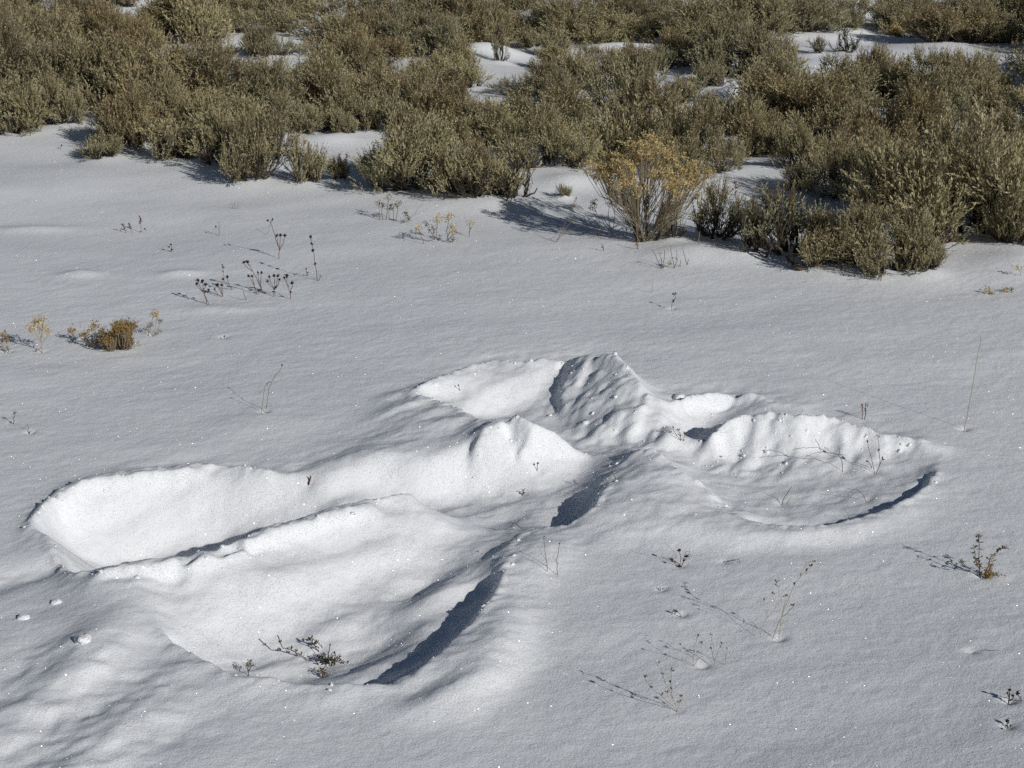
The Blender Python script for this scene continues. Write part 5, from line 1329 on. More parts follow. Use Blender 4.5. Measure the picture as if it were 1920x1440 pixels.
  'stems': [{'h': [('bud', 1, 0.0039, 'dry'), ('bud', 0.7, 0.0039, 'dry'), ('bud', 0.85, 0.0039, 'dry')], 'p': [(0.0, 0.0), (-0.0088, 0.0256), (-0.0127, 0.04), (-0.0166, 0.0892)]},
            {'h': [('bud', 1, 0.0034, 'brown'), ('bud', 0.6, 0.0029, 'dry')], 'p': [(-0.0107, 0.0277), (-0.0263, 0.0667), (-0.038, 0.0954)]},
            {'h': [('bud', 1, 0.0049, 'dry'), ('bud', 0.7, 0.0029, 'dry'), ('bud', 0.4, 0.0039, 'brown')], 'p': [(-0.0049, 0.0072), (-0.0302, 0.0359), (-0.0477, 0.0462), (-0.0604, 0.0626)]},
            {'h': [('bud', 1, 0.0039, 'dry'), ('bud', 0.6, 0.0039, 'dry')], 'p': [(-0.001, 0.0031), (0.0029, 0.0154), (0.0058, 0.0277)]},
            {'h': [('leaf', 1, 0.0058, 'brown')], 'p': [(-0.0185, 0.0297), (-0.0224, 0.0421)]}],
  'x': 0.303,
  'y': 2.9607},
 {'cat': 'weed',
  'kind': 'weed',
  'label': 'tiny bent stem with one dark drooping leaf above the reddish tangle',
  'name': 'dried_weed',
  'r': 0.001,
  'seed': 159,
  'smat': 'brown',
  'stems': [{'h': [('leaf', 1, 0.0076, 'dark'), ('leaf', 0.9, 0.0065, 'brown')], 'p': [(0.0, 0.0), (-0.0044, 0.0092), (-0.0098, 0.0149), (-0.0152, 0.0137)]},
            {'h': [('leaf', 1, 0.0044, 'dry')], 'p': [(0.0076, -0.0172), (0.0033, -0.0092)]}],
  'x': 0.3461,
  'y': 3.3686},
 {'cat': 'weed',
  'kind': 'weed',
  'label': 'tiny dark star shaped sprig flat on the snow in front of the wedge',
  'name': 'dried_weed',
  'r': 0.0011,
  'seed': 160,
  'smat': 'dark',
  'stems': [{'p': [(0.0, 0.0), (0.0, 0.0095)]}, {'p': [(0.0, 0.0024), (-0.0056, 0.0047)]}, {'p': [(0.0, 0.0024), (0.0067, 0.0036)]}, {'p': [(0.0, 0.0024), (0.0045, -0.0024)]}],
  'x': 0.3138,
  'y': 3.4986},
 {'cat': 'weed',
  'kind': 'weed',
  'label': 'leafy brown weed with two upright heads, casting the clearest shadow beside the lower arm',
  'name': 'dried_weed',
  'r': 0.0012,
  'seed': 161,
  'smat': 'brown',
  'stems': [{'h': [('tuft', 1, 0.008, 'dark'), ('leaf', 0.35, 0.0091, 'dry'), ('leaf', 0.5, 0.0091, 'brown'), ('leaf', 0.62, 0.0103, 'brown'), ('leaf', 0.75, 0.0103, 'dry'),
                   ('leaf', 0.87, 0.0091, 'brown')],
             'p': [(-0.0046, 0.0036), (-0.0068, 0.0324), (-0.0114, 0.0925)]},
            {'h': [('leaf', 0.95, 0.0091, 'brown'), ('leaf', 0.75, 0.0091, 'brown'), ('leaf', 0.5, 0.0103, 'brown'), ('leaf', 0.3, 0.008, 'dry')],
             'p': [(-0.0068, 0.0204), (-0.0182, 0.0444), (-0.024, 0.0757)]},
            {'h': [('leaf', 0.3, 0.0103, 'gold'), ('leaf', 0.42, 0.0103, 'dry'), ('leaf', 0.55, 0.0103, 'gold'), ('leaf', 0.7, 0.0103, 'dry'), ('leaf', 0.82, 0.0103, 'dry'),
                   ('leaf', 0.95, 0.0103, 'brown')],
             'p': [(-0.0011, 0.0), (0.0068, 0.0324), (0.0125, 0.0516), (0.0342, 0.0708), (0.0479, 0.0757)]},
            {'h': [('tuft', 0.3, 0.0103, 'gold'), ('leaf', 0.6, 0.0103, 'gold'), ('leaf', 0.9, 0.0103, 'straw')], 'p': [(0.0068, 0.0036), (0.016, 0.03), (0.0228, 0.0444)]},
            {'h': [('tuft', 0.3, 0.0103, 'gold'), ('tuft', 0.7, 0.008, 'dry'), ('leaf', 1, 0.008, 'dry')], 'p': [(0.0091, 0.0012), (0.0228, 0.0084), (0.0433, 0.006)]},
            {'h': [('tuft', 0.6, 0.0068, 'brown')], 'p': [(-0.0342, 0.0276), (-0.0456, 0.0372), (-0.0513, 0.042)]}, {'h': [('tuft', 0.8, 0.0103, 'gold')], 'p': [(0.0034, 0.0012), (0.0114, 0.0108)]}],
  'x': 1.006,
  'y': 3.5558},
 {'cat': 'weed',
  'kind': 'weed',
  'label': 'two dark button headed stalks at the edge of the foreground snow',
  'name': 'dried_weed',
  'r': 0.0012,
  'seed': 162,
  'smat': 'brown',
  'stems': [{'h': [('ball', 1, 0.0033, 'dark')], 'p': [(-0.001, 0.0), (-0.001, 0.0174), (-0.0019, 0.0308)]},
            {'h': [('ball', 1, 0.0027, 'dark')], 'p': [(0.0, 0.0072), (0.0029, 0.0174), (0.0029, 0.0246)]},
            {'h': [('ball', 1, 0.0036, 'dark')], 'p': [(0.0273, -0.0021), (0.0185, 0.0154), (0.0107, 0.0277)]}, {'h': [('ball', 1, 0.002, 'dark')], 'p': [(-0.001, 0.0133), (-0.0039, 0.0215)]}],
  'x': 0.9071,
  'y': 2.9607},
 {'cat': 'weed',
  'kind': 'weed',
  'label': 'half buried dark seed heads low in the snow under the button headed stalks',
  'name': 'dried_weed',
  'r': 0.0012,
  'seed': 163,
  'smat': 'brown',
  'stems': [{'h': [('ball', 1, 0.0035, 'dark')], 'p': [(0.0, 0.0), (0.0, 0.007), (0.0, 0.0129)]}, {'h': [('ball', 1, 0.0028, 'dark')], 'p': [(-0.0104, 0.001), (-0.0123, 0.004)]},
            {'h': [('ball', 1, 0.0028, 'dark')], 'p': [(0.0132, -0.001), (0.0142, 0.002)]}, {'h': [('ball', 1, 0.0019, 'dark')], 'p': [(0.0, 0.0), (0.0047, 0.006)]}],
  'x': 0.8778,
  'y': 2.8589},
 {'cat': 'twig',
  'kind': 'weed',
  'label': 'thin bare twig lying almost flat at the edge of the foreground snow',
  'name': 'twig',
  'r': 0.0008,
  'seed': 164,
  'smat': 'brown',
  'stems': [{'p': [(0.0, 0.0), (0.0238, 0.0055), (0.0507, 0.0109)]}],
  'x': 0.8925,
  'y': 3.1794},
 {'cat': 'grass stem',
  'kind': 'weed',
  'label': 'faint thin stems rising on the rim beside the lower leg hollow',
  'name': 'grass_stem',
  'r': 0.0007,
  'seed': 165,
  'smat': 'dry',
  'stems': [{'h': [('bud', 1, 0.0028, 'dry')], 'p': [(-0.0091, 0.0072), (-0.0148, 0.036), (-0.0194, 0.0816)]},
            {'h': [('bud', 1, 0.0028, 'dry')], 'p': [(0.0103, -0.0036), (0.0091, 0.036), (0.0137, 0.0732)]}, {'p': [(-0.0125, 0.0312), (-0.0296, 0.0576)], 'w': 0.7},
            {'p': [(0.0091, 0.024), (0.0, 0.0456)], 'w': 0.7}],
  'x': 0.0866,
  'y': 3.5583},
 {'cat': 'grass stem',
  'kind': 'weed',
  'label': 'very tall pale grass stem rising beyond the lower arm',
  'name': 'grass_stem',
  'r': 0.0009,
  'seed': 166,
  'smat': 'straw',
  'stems': [{'p': [(0.0, 0.0), (0.0112, 0.0794), (0.021, 0.178), (0.0279, 0.2588)]}],
  'x': 1.1831,
  'y': 4.4733},
 {'cat': 'weed',
  'kind': 'weed',
  'label': 'pair of short upright reddish stalks behind the lower arm rim',
  'name': 'dried_weed',
  'r': 0.0011,
  'seed': 167,
  'smat': 'red',
  'stems': [{'h': [('spike', 1, 0.005, 'red')], 'p': [(-0.0028, 0.0), (-0.0028, 0.0209), (-0.0043, 0.0433)]},
            {'h': [('spike', 1, 0.005, 'red')], 'p': [(0.0043, 0.0015), (0.0057, 0.0239), (0.0043, 0.0448)]}],
  'x': 0.9331,
  'y': 4.5491},
 {'cat': 'twig',
  'kind': 'weed',
  'label': 'long arching fine twig across the lower arm hollow',
  'name': 'twig',
  'r': 0.0009,
  'seed': 168,
  'smat': 'dry',
  'stems': [{'p': [(0.0, 0.0), (-0.0053, 0.031), (-0.016, 0.0478), (-0.0481, 0.0563), (-0.0682, 0.0661), (-0.0989, 0.0633), (-0.1283, 0.0577)]}, {'p': [(-0.016, 0.0478), (0.0013, 0.0493)]},
            {'p': [(-0.0134, 0.045), (-0.012, 0.0675)], 'w': 0.8}, {'p': [(-0.0601, 0.0605), (-0.0682, 0.0788), (-0.0775, 0.0915)], 'w': 0.8},
            {'p': [(-0.0481, 0.0549), (-0.0815, 0.045), (-0.1029, 0.0338)], 'w': 0.6}],
  'x': 0.83,
  'y': 4.2459},
 {'cat': 'twig',
  'kind': 'weed',
  'label': 'pair of upright budded stems at the tip end of the lower arm hollow',
  'name': 'twig',
  'r': 0.0009,
  'seed': 169,
  'smat': 'brown',
  'stems': [{'h': [('bud', 1, 0.0053, 'red')], 'p': [(-0.0013, 0.0), (-0.0093, 0.0294), (-0.0226, 0.077)]},
            {'h': [('bud', 0.6, 0.0067, 'red'), ('bud', 1, 0.0033, 'dry')], 'p': [(0.0013, 0.0), (0.008, 0.028), (0.004, 0.0644), (0.0, 0.0981)]},
            {'h': [('bud', 1, 0.0053, 'red')], 'p': [(0.008, 0.0196), (0.016, 0.0336)]}],
  'x': 0.9074,
  'y': 4.2291},
 {'cat': 'twig',
  'kind': 'weed',
  'label': 'slanting thin straw on the floor of the lower arm hollow',
  'name': 'twig',
  'r': 0.0009,
  'seed': 170,
  'smat': 'dry',
  'stems': [{'p': [(0.0, 0.0), (0.0128, 0.023), (0.0244, 0.0487)]}, {'p': [(0.0128, 0.0041), (0.0205, 0.0257)], 'w': 0.6}],
  'x': 0.6471,
  'y': 4.0528},
 {'cat': 'twig',
  'kind': 'weed',
  'label': 'bowed thin straw near the near rim of the lower arm hollow',
  'name': 'twig',
  'r': 0.0008,
  'seed': 171,
  'smat': 'dry',
  'stems': [{'p': [(0.0, 0.0), (-0.009, 0.0189), (-0.0218, 0.0296), (-0.0499, 0.0337)]}],
  'x': 0.8497,
  'y': 4.04},
 {'cat': 'twig',
  'kind': 'weed',
  'label': 'sprig of fine dry twigs in the neck of the angel',
  'name': 'twig',
  'r': 0.0009,
  'seed': 172,
  'smat': 'dry',
  'stems': [{'h': [('bud', 1, 0.0041, 'dry')], 'p': [(0.0, 0.0), (-0.0124, 0.0145), (-0.0235, 0.032)]}, {'h': [('bud', 1, 0.0041, 'dry')], 'p': [(0.0, 0.0), (-0.0041, 0.0175), (-0.0083, 0.0291)]},
            {'h': [('bud', 1, 0.0055, 'dry')], 'p': [(0.0014, 0.0), (0.0083, 0.0145)]}, {'p': [(-0.0028, 0.0), (0.0083, 0.0029)]}],
  'x': 0.438,
  'y': 4.4095},
 {'cat': 'weed',
  'kind': 'weed',
  'label': 'single seed stalk rising against the snow gap beside the long clump',
  'name': 'dried_weed',
  'r': 0.001,
  'seed': 173,
  'smat': 'brown',
  'stems': [{'h': [('spike', 0.9, 0.01, 'dry')], 'p': [(0.0, 0.0), (0.005, 0.0236), (0.01, 0.0498)]}],
  'x': -1.9385,
  'y': 8.3807},
 {'cat': 'weed',
  'kind': 'weed',
  'label': 'tiny dark sprig in the snow under the gap beside the long clump',
  'name': 'dried_weed',
  'r': 0.0009,
  'seed': 174,
  'smat': 'dark',
  'stems': [{'h': [('ball', 1, 0.004, 'dark')], 'p': [(0.0, 0.0), (0.0, 0.0154), (0.0049, 0.0206)]}, {'p': [(0.0, 0.0077), (-0.0049, 0.0154)]}],
  'x': -2.0661,
  'y': 8.2256},
 {'cat': 'grass stem',
  'kind': 'weed',
  'label': 'long pale grass stem standing in front of the long clump',
  'name': 'grass_stem',
  'r': 0.0013,
  'seed': 175,
  'smat': 'straw',
  'stems': [{'h': [('spike', 0.9, 0.0093, 'straw')], 'p': [(0.0, 0.0), (-0.0023, 0.1032), (-0.0047, 0.226)]}],
  'x': -1.2343,
  'y': 7.8255},
 {'cat': 'weed',
  'kind': 'weed',
  'label': 'loose stand of brown seed stalks on the snow bay',
  'name': 'dried_weed',
  'r': 0.0011,
  'seed': 176,
  'smat': 'stalk',
  'stems': [{'h': [('spike', 0.9, 0.0122, 'stalk')], 'p': [(-0.0073, 0.0), (-0.0073, 0.0257), (-0.0098, 0.0566)]},
            {'h': [('spike', 0.9, 0.0122, 'stalk')], 'p': [(0.0122, -0.0051), (0.0171, 0.0257), (0.022, 0.0411)]},
            {'h': [('spike', 0.9, 0.0122, 'stalk')], 'p': [(0.0366, -0.0154), (0.0366, 0.0103), (0.0366, 0.036)]}],
  'x': -0.9644,
  'y': 8.2129},
 {'cat': 'weed',
  'kind': 'weed',
  'label': 'row of brown seed stalks between the small round bush and the large pale bush',
  'name': 'dried_weed',
  'r': 0.0011,
  'seed': 177,
  'smat': 'stalk',
  'stems': [{'h': [('spike', 0.9, 0.0117, 'stalk')], 'p': [(-0.0164, 0.0049), (-0.0164, 0.0346), (-0.0188, 0.0618)]},
            {'h': [('spike', 0.9, 0.0117, 'stalk')], 'p': [(0.007, 0.0), (0.0094, 0.0346), (0.0164, 0.0642)]},
            {'h': [('spike', 0.9, 0.0141, 'stalk')], 'p': [(-0.0821, 0.0), (-0.0845, 0.0296), (-0.0868, 0.0519)]},
            {'h': [('spike', 0.9, 0.0141, 'stalk')], 'p': [(-0.0704, -0.0099), (-0.0657, 0.0247)]}],
  'x': -0.7391,
  'y': 7.872},
 {'cat': 'weed',
  'kind': 'weed',
  'label': 'rusty seed stalks with a tawny plume between rabbitbrush and grey sagebrush',
  'name': 'dried_weed',
  'r': 0.0013,
  'seed': 178,
  'smat': 'stalk',
  'stems': [{'h': [('spike', 1, 0.0164, 'ochre')], 'p': [(0.0, -0.0108), (-0.0123, 0.0541), (-0.0267, 0.1125)]},
            {'h': [('spike', 1, 0.0164, 'red')], 'p': [(0.0349, 0.0108), (0.0247, 0.0865), (0.0123, 0.1471)]},
            {'h': [('spike', 1, 0.0123, 'red')], 'p': [(0.0555, 0.0), (0.0493, 0.0649), (0.0452, 0.1038)]},
            {'h': [('spike', 1, 0.0144, 'stalk')], 'p': [(0.1233, 0.0324), (0.1233, 0.1082), (0.115, 0.1774)]}],
  'x': 0.7355,
  'y': 6.8272},
 {'cat': 'weed',
  'kind': 'weed',
  'label': 'drooping brown seed stalks at the shaded foot of the rabbitbrush',
  'name': 'dried_weed',
  'r': 0.0013,
  'seed': 179,
  'smat': 'straw',
  'stems': [{'h': [('tuft', 1, 0.014, 'dry')], 'p': [(-0.004, -0.0042), (-0.012, 0.0525), (-0.0359, 0.1259)]},
            {'h': [('tuft', 1, 0.014, 'dry')], 'p': [(-0.0159, 0.0105), (-0.0239, 0.063), (-0.0419, 0.105)]},
            {'h': [('tuft', 1, 0.012, 'dry')], 'p': [(0.0239, 0.042), (0.0199, 0.0945), (0.0219, 0.1238)]},
            {'h': [('tuft', 1, 0.01, 'dry')], 'p': [(0.0399, 0.0357), (0.0439, 0.084), (0.0399, 0.1196)]}],
  'x': 0.3389,
  'y': 6.6096}]
CLODS = [(-0.9333, 3.5977, 0.012, 0.7, 'small snow clod perched at the foot end of the ridge between the legs'), (-0.8309, 3.1908, 0.017, 0.55, 'largest oblong snow clod lying outside the lower leg hollow'),
 (-0.9414, 3.4144, 0.012, 0.6, 'snow clod on the rough slope below the upper leg hollow'), (-0.9894, 3.3436, 0.01, 0.7, 'small snow clod nearest the edge of the rough trampled slope'),
 (0.457, 4.7168, 0.017, 0.5, 'flat snow clod on the far rim of the head hollow'), (-0.5204, 3.184, 0.013, 0.4, 'half buried snow clod on the floor of the lower leg hollow')]

def inside(poly, x, y):
    r = np.zeros(x.shape, bool); n = len(poly)
    for i in range(n):
        x1, y1 = poly[i]; x2, y2 = poly[(i + 1) % n]
        if y1 == y2: continue
        c = ((y1 > y) != (y2 > y)) & (x < (x2 - x1) * (y - y1) / (y2 - y1) + x1)
        r ^= c
    return r

def blur(a, sig):
    k = np.exp(-0.5 * (np.arange(-int(3 * sig) - 1, int(3 * sig) + 2) / sig) ** 2); k /= k.sum(); p = len(k) // 2
    b = np.pad(a, ((p, p), (0, 0)), mode='edge'); o = sum(k[i] * b[i:i + a.shape[0]] for i in range(len(k)))
    b = np.pad(o, ((0, 0), (p, p)), mode='edge'); return sum(k[i] * b[:, i:i + a.shape[1]] for i in range(len(k)))

def worley(x, y, c, seed):
    u, v = x / c, y / c; iu, iv = np.floor(u), np.floor(v); d = np.full(x.shape, 9.0); h_ = np.zeros(x.shape)
    for a in (-1, 0, 1):
        for b in (-1, 0, 1):
            ju, jv = iu + a, iv + b
            px_, py_ = ju + .5 + .42 * _hash(ju, jv, seed), jv + .5 + .42 * _hash(ju, jv, seed + 1)
            q = (u - px_) ** 2 + (v - py_) ** 2; hh = _hash(ju, jv, seed + 2)
            m = q < d; d = np.where(m, q, d); h_ = np.where(m, hh, h_)
    return np.clip(1 - d * 1.9, 0, 1) * (0.65 + 0.35 * h_)

def resample(pl, step):
    out = []
    for (a, b) in zip(pl[:-1], pl[1:]):
        a, b = np.array(a), np.array(b); n = max(1, int(np.linalg.norm((b - a)[:2]) / step))
        out += [a + (b - a) * i / n for i in range(n)]
    out.append(np.array(pl[-1])); return out

def carve_field():
    pts = []; sharp = []
    for (kind, pl) in ANGEL:
        s = resample(pl, 0.012); pts += s
        if kind == 's': sharp += s
    ol = [(x, y, 0.0) for x, y in OUTLINE]; pts += resample(ol + ol[:1], 0.02)
    x0, x1, y0, y1 = FX0 - 1, FX1 + 1, FY0 - 1, FY1 + 1
    pts += [np.array(p) for p in ((x0, y0, 0), (x1, y0, 0), (x0, y1, 0), (x1, y1, 0))]
    P = np.array(pts)
    P = P[np.unique(np.round(P[:, :2] / 0.006).astype(int), axis=0, return_index=True)[1]]
    vs, es, fs, ov, oe, of = geometry.delaunay_2d_cdt([Vector((p[0], p[1])) for p in P], [], [], 0, 1e-6)
    Z = np.array([P[o[0], 2] if len(o) else 0.0 for o in ov]); V2 = np.array([(v.x, v.y) for v in vs])
    nx, ny = fx1 - fx0, fy1 - fy0
    z = np.zeros((ny, nx)); gx, gy = GX[fx0:fx1], GY[fy0:fy1]
    for f in fs:
        A, B, D = V2[f[0]], V2[f[1]], V2[f[2]]; za, zb, zd = Z[f[0]], Z[f[1]], Z[f[2]]
        if za == 0 and zb == 0 and zd == 0: continue
        i0 = max(0, int((min(A[0], B[0], D[0]) - gx[0]) / STEP)); i1 = min(nx, int((max(A[0], B[0], D[0]) - gx[0]) / STEP) + 2)
        j0 = max(0, int((min(A[1], B[1], D[1]) - gy[0]) / STEP)); j1 = min(ny, int((max(A[1], B[1], D[1]) - gy[0]) / STEP) + 2)
        if i1 <= i0 or j1 <= j0: continue
        X, Y = gx[None, i0:i1], gy[j0:j1, None]
        det = (B[1] - D[1]) * (A[0] - D[0]) + (D[0] - B[0]) * (A[1] - D[1])
        if abs(det) < 1e-12: continue
        l1 = ((B[1] - D[1]) * (X - D[0]) + (D[0] - B[0]) * (Y - D[1])) / det
        l2 = ((D[1] - A[1]) * (X - D[0]) + (A[0] - D[0]) * (Y - D[1])) / det
        l3 = 1 - l1 - l2
        m = (l1 >= -1e-6) & (l2 >= -1e-6) & (l3 >= -1e-6)
        z[j0:j1, i0:i1][m] = (l1 * za + l2 * zb + l3 * zd)[m]
    sm = np.zeros_like(z)
    for p in sharp:
        i = int(round((p[0] - gx[0]) / STEP)); j = int(round((p[1] - gy[0]) / STEP))
        if 0 <= i < nx and 0 <= j < ny: sm[j, i] = 1
    w = np.clip(blur(sm, 3.0) * 14, 0, 1)
    zz = w * blur(z, 1.0) + (1 - w) * blur(z, 3.4)
    return zz, w

def seg_dist(x, y, pl):
    d = np.full(x.shape, 1e9)
    for (a, b) in zip(pl[:-1], pl[1:]):
        ax, ay = a[:2]; bx, by = b[:2]; dx, dy = bx - ax, by - ay
        t = np.clip(((x - ax) * dx + (y - ay) * dy) / (dx * dx + dy * dy + 1e-12), 0, 1)
        d = np.minimum(d, np.hypot(x - ax - t * dx, y - ay - t * dy))
    return d

def build_height():
    x, y = XX, YY
    back = np.clip((y - 6.3) / 2.0, 0, 1)
    fade = np.clip(1.3 - np.hypot(x, y - 6) / 60, 0, 1)
    z = 0.014 * vnoise(x, y, 1.9, 1.5, 3) + 0.0055 * vnoise(x, y, 0.75, 0.5, 4, 0.3)
    z += back * (0.045 * vnoise(x, y, 1.15, 0.9, 5) + 0.020 * vnoise(x, y, 0.42, 0.34, 6))
    z += np.clip((y - 18) / 60, 0, 1) * 1.2 * vnoise(x, y, 40, 40, 9)
    # wind ripples and grain
    z += fade * (0.0026 * vnoise(x, y, 0.34, 0.17, 11, 0.18) + 0.0007 * vnoise(x, y, 0.085, 0.050, 12, 0.22))
    near = np.clip((8.0 - y) / 2.0, 0, 1) * np.clip((y - 1.5), 0, 1) * np.clip(3 - np.abs(x), 0, 1)
    z += near * (0.0005 * vnoise(x, y, 0.032, 0.024, 13, 0.2) + 0.0004 * vnoise(x, y, 0.017, 0.015, 14))
    for (cx, cy, amp, rx, ry) in MOUNDS:
        z += amp * np.exp(-((x - cx) / rx) ** 2 - ((y - cy) / ry) ** 2)
    for b in BUSHES:
        cx, cy, w = b[0], b[1], b[2]; r = w * 0.55
        z += 0.017 * np.exp(-(((x - cx) / r) ** 2 + ((y - cy) / r) ** 2))
    # the angel
    sl = (slice(fy0, fy1), slice(fx0, fx1)); fx, fy = x[sl], y[sl]
    cz, w = carve_field()
    dist = blur(inside(OUTLINE, fx, fy).astype(float), 9.0)
    rough = np.zeros_like(fx)
    for poly in ROUGH: rough = np.maximum(rough, inside(poly, fx, fy).astype(float))
    rough = blur(rough, 7.0)
    d = dist * dist
    lump = 0.0030 * vnoise(fx, fy, 0.085, 0.07, 21) + 0.0018 * vnoise(fx, fy, 0.042, 0.034, 22) + 0.0013 * vnoise(fx, fy, 0.02, 0.018, 23)
    crumb = 0.013 * vnoise(fx, fy, 0.085, 0.075, 31) + 0.009 * vnoise(fx, fy, 0.042, 0.038, 32) + 0.004 * vnoise(fx, fy, 0.026, 0.024, 34) + 0.003 * vnoise(fx, fy, 0.018, 0.016, 33)
    wx, wy = fx + 0.012 * vnoise(fx, fy, .05, .05, 91), fy + 0.012 * vnoise(fx, fy, .05, .05, 92)
    crumb = crumb * 0.5 + 0.006 * (worley(wx, wy, 0.075, 101) - .4) + 0.005 * (worley(wx, wy, 0.034, 111) - .4) + 0.009 * vnoise(wx, wy, 0.24, 0.042, 121, 1.12) + 0.004 * vnoise(wx, wy, 0.15, 0.022, 122, 1.18)
    edge = 0.0018 * vnoise(fx, fy, 0.034, 0.030, 41) + 0.0030 * vnoise(fx, fy, 0.015, 0.014, 42)
    fold = (0.012 * vnoise(fx, fy, 0.32, 0.10, 71, 0.60) + 0.007 * vnoise(fx, fy, 0.22, 0.055, 73, 0.66)) * np.clip((0.15 - fx) / 0.3, 0, 1) + 0.002 * vnoise(fx, fy, 0.12, 0.06, 72, 0.55)
    z[sl] = z[sl] * (1 - 0.5 * d) + cz + d * fold * (1 - 0.7 * w) + d * lump + rough * crumb + w * d * edge
    for (amp, sig, pl) in TROUGHS:
        dd = seg_dist(fx, fy, pl) + 0.012 * vnoise(fx, fy, 0.26, 0.2, 61); e = np.exp(-(dd / sig) ** 2)
        z[sl] += amp * e * (1 + 0.2 * vnoise(fx, fy, 0.14, 0.12, 62)) + e * (0.0022 * vnoise(fx, fy, 0.06, 0.05, 63) + 0.0015 * vnoise(fx, fy, 0.026, 0.024, 64))
    for wd in WEEDS:
        r2 = np.hypot(fx - wd['x'], (fy - wd['y']))
        z[sl] += (-0.005 * np.exp(-(r2 / 0.012) ** 2) + 0.0007 * np.exp(-((r2 - 0.04) / 0.025) ** 2)) * (1 + 0.8 * vnoise(fx, fy, 0.05, 0.05, 81))
    return z

ZZ = build_height()
def H(x, y):
    i = int(np.clip(np.searchsorted(GX, x) - 1, 0, len(GX) - 2)); j = int(np.clip(np.searchsorted(GY, y) - 1, 0, len(GY) - 2))
    u = (x - GX[i]) / (GX[i + 1] - GX[i]); v = (y - GY[j]) / (GY[j + 1] - GY[j])
    return float((ZZ[j, i] * (1 - u) + ZZ[j, i + 1] * u) * (1 - v) + (ZZ[j + 1, i] * (1 - u) + ZZ[j + 1, i + 1] * u) * v)

def build_ground():
    ny, nx = ZZ.shape
    gzy, gzx = np.gradient(ZZ, GY, GX)
    nrm = np.stack([-gzx, -gzy, np.ones_like(ZZ)], -1); nrm /= np.linalg.norm(nrm, axis=-1, keepdims=True)
    V = np.stack([XX, YY, ZZ], -1).reshape(-1, 3); nrm = nrm.reshape(-1, 3)
    idx = np.arange(nx * ny).reshape(ny, nx)
    F = np.stack([idx[:-1, :-1], idx[:-1, 1:], idx[1:, 1:], idx[1:, :-1]], -1).reshape(-1, 4)
    cxx = ((XX[:-1, :-1] + XX[1:, 1:]) / 2).ravel(); cyy = ((YY[:-1, :-1] + YY[1:, 1:]) / 2).ravel()
    cls = np.zeros(len(F), int)
    cls[inside(OUTLINE, cxx, cyy)] = 1
    for k, (nm, poly) in enumerate(REGIONS):
        cls[inside(poly, cxx, cyy) & (cls == 1)] = k + 2
    def patch(name, k, parent=None):
        f = F[cls == k]; u, inv = np.unique(f, return_inverse=True); f = inv.reshape(-1, 4)
        me = quads_mesh(name, V[u], f, M_SNOW, np.zeros(len(u)))
        me.shade_smooth(); me.normals_split_custom_set_from_vertices(nrm[u].tolist())
        return obj(name, me, parent)
    g = patch('snow_ground', 0); g['kind'] = 'structure'
    root = thing('snow_angel', 'snow angel pressed into the smooth snow field, arms and legs swept out as hollows', 'snow angel', (0, 0, 0))
    patch('raised_rim', 1, root)
    for k, (nm, poly) in enumerate(REGIONS): patch(nm, k + 2, root)
    # loose crumbs lying along the crests and in the churned snow
    r = np.random.default_rng(5); g = Geo()
    def crumb(x, y, rad):
        g.blob((x, y, H(x, y) + rad * r.uniform(-.5, .05)), rad, 0.5, r, r.uniform(.6, .95))
    for kind, pl in ANGEL:
        if kind != 's': continue
        for p in resample(pl, 0.016):
            for _ in range(r.poisson(0.6)): crumb(p[0] + r.normal() * .012, p[1] + r.normal() * .014, float(np.clip(r.lognormal(-5.9, .42), .0016, .007)))
    for poly, n, big in zip(ROUGH, (14, 34, 8), (1.0, .9, 1.0)):
        P_ = np.array(poly); lo, hi = P_.min(0), P_.max(0); k = 0
        while k < n:
            x, y = r.uniform(lo[0], hi[0]), r.uniform(lo[1], hi[1])
            if inside(poly, np.array([x]), np.array([y]))[0]: crumb(x, y, float(np.clip(r.lognormal(-5.65, .5), .002, .014)) * big); k += 1
    me = g.mesh('snow_crumbs', M_SNOW); me.shade_smooth(); obj('snow_crumbs', me, root)['kind'] = 'stuff'
build_ground()

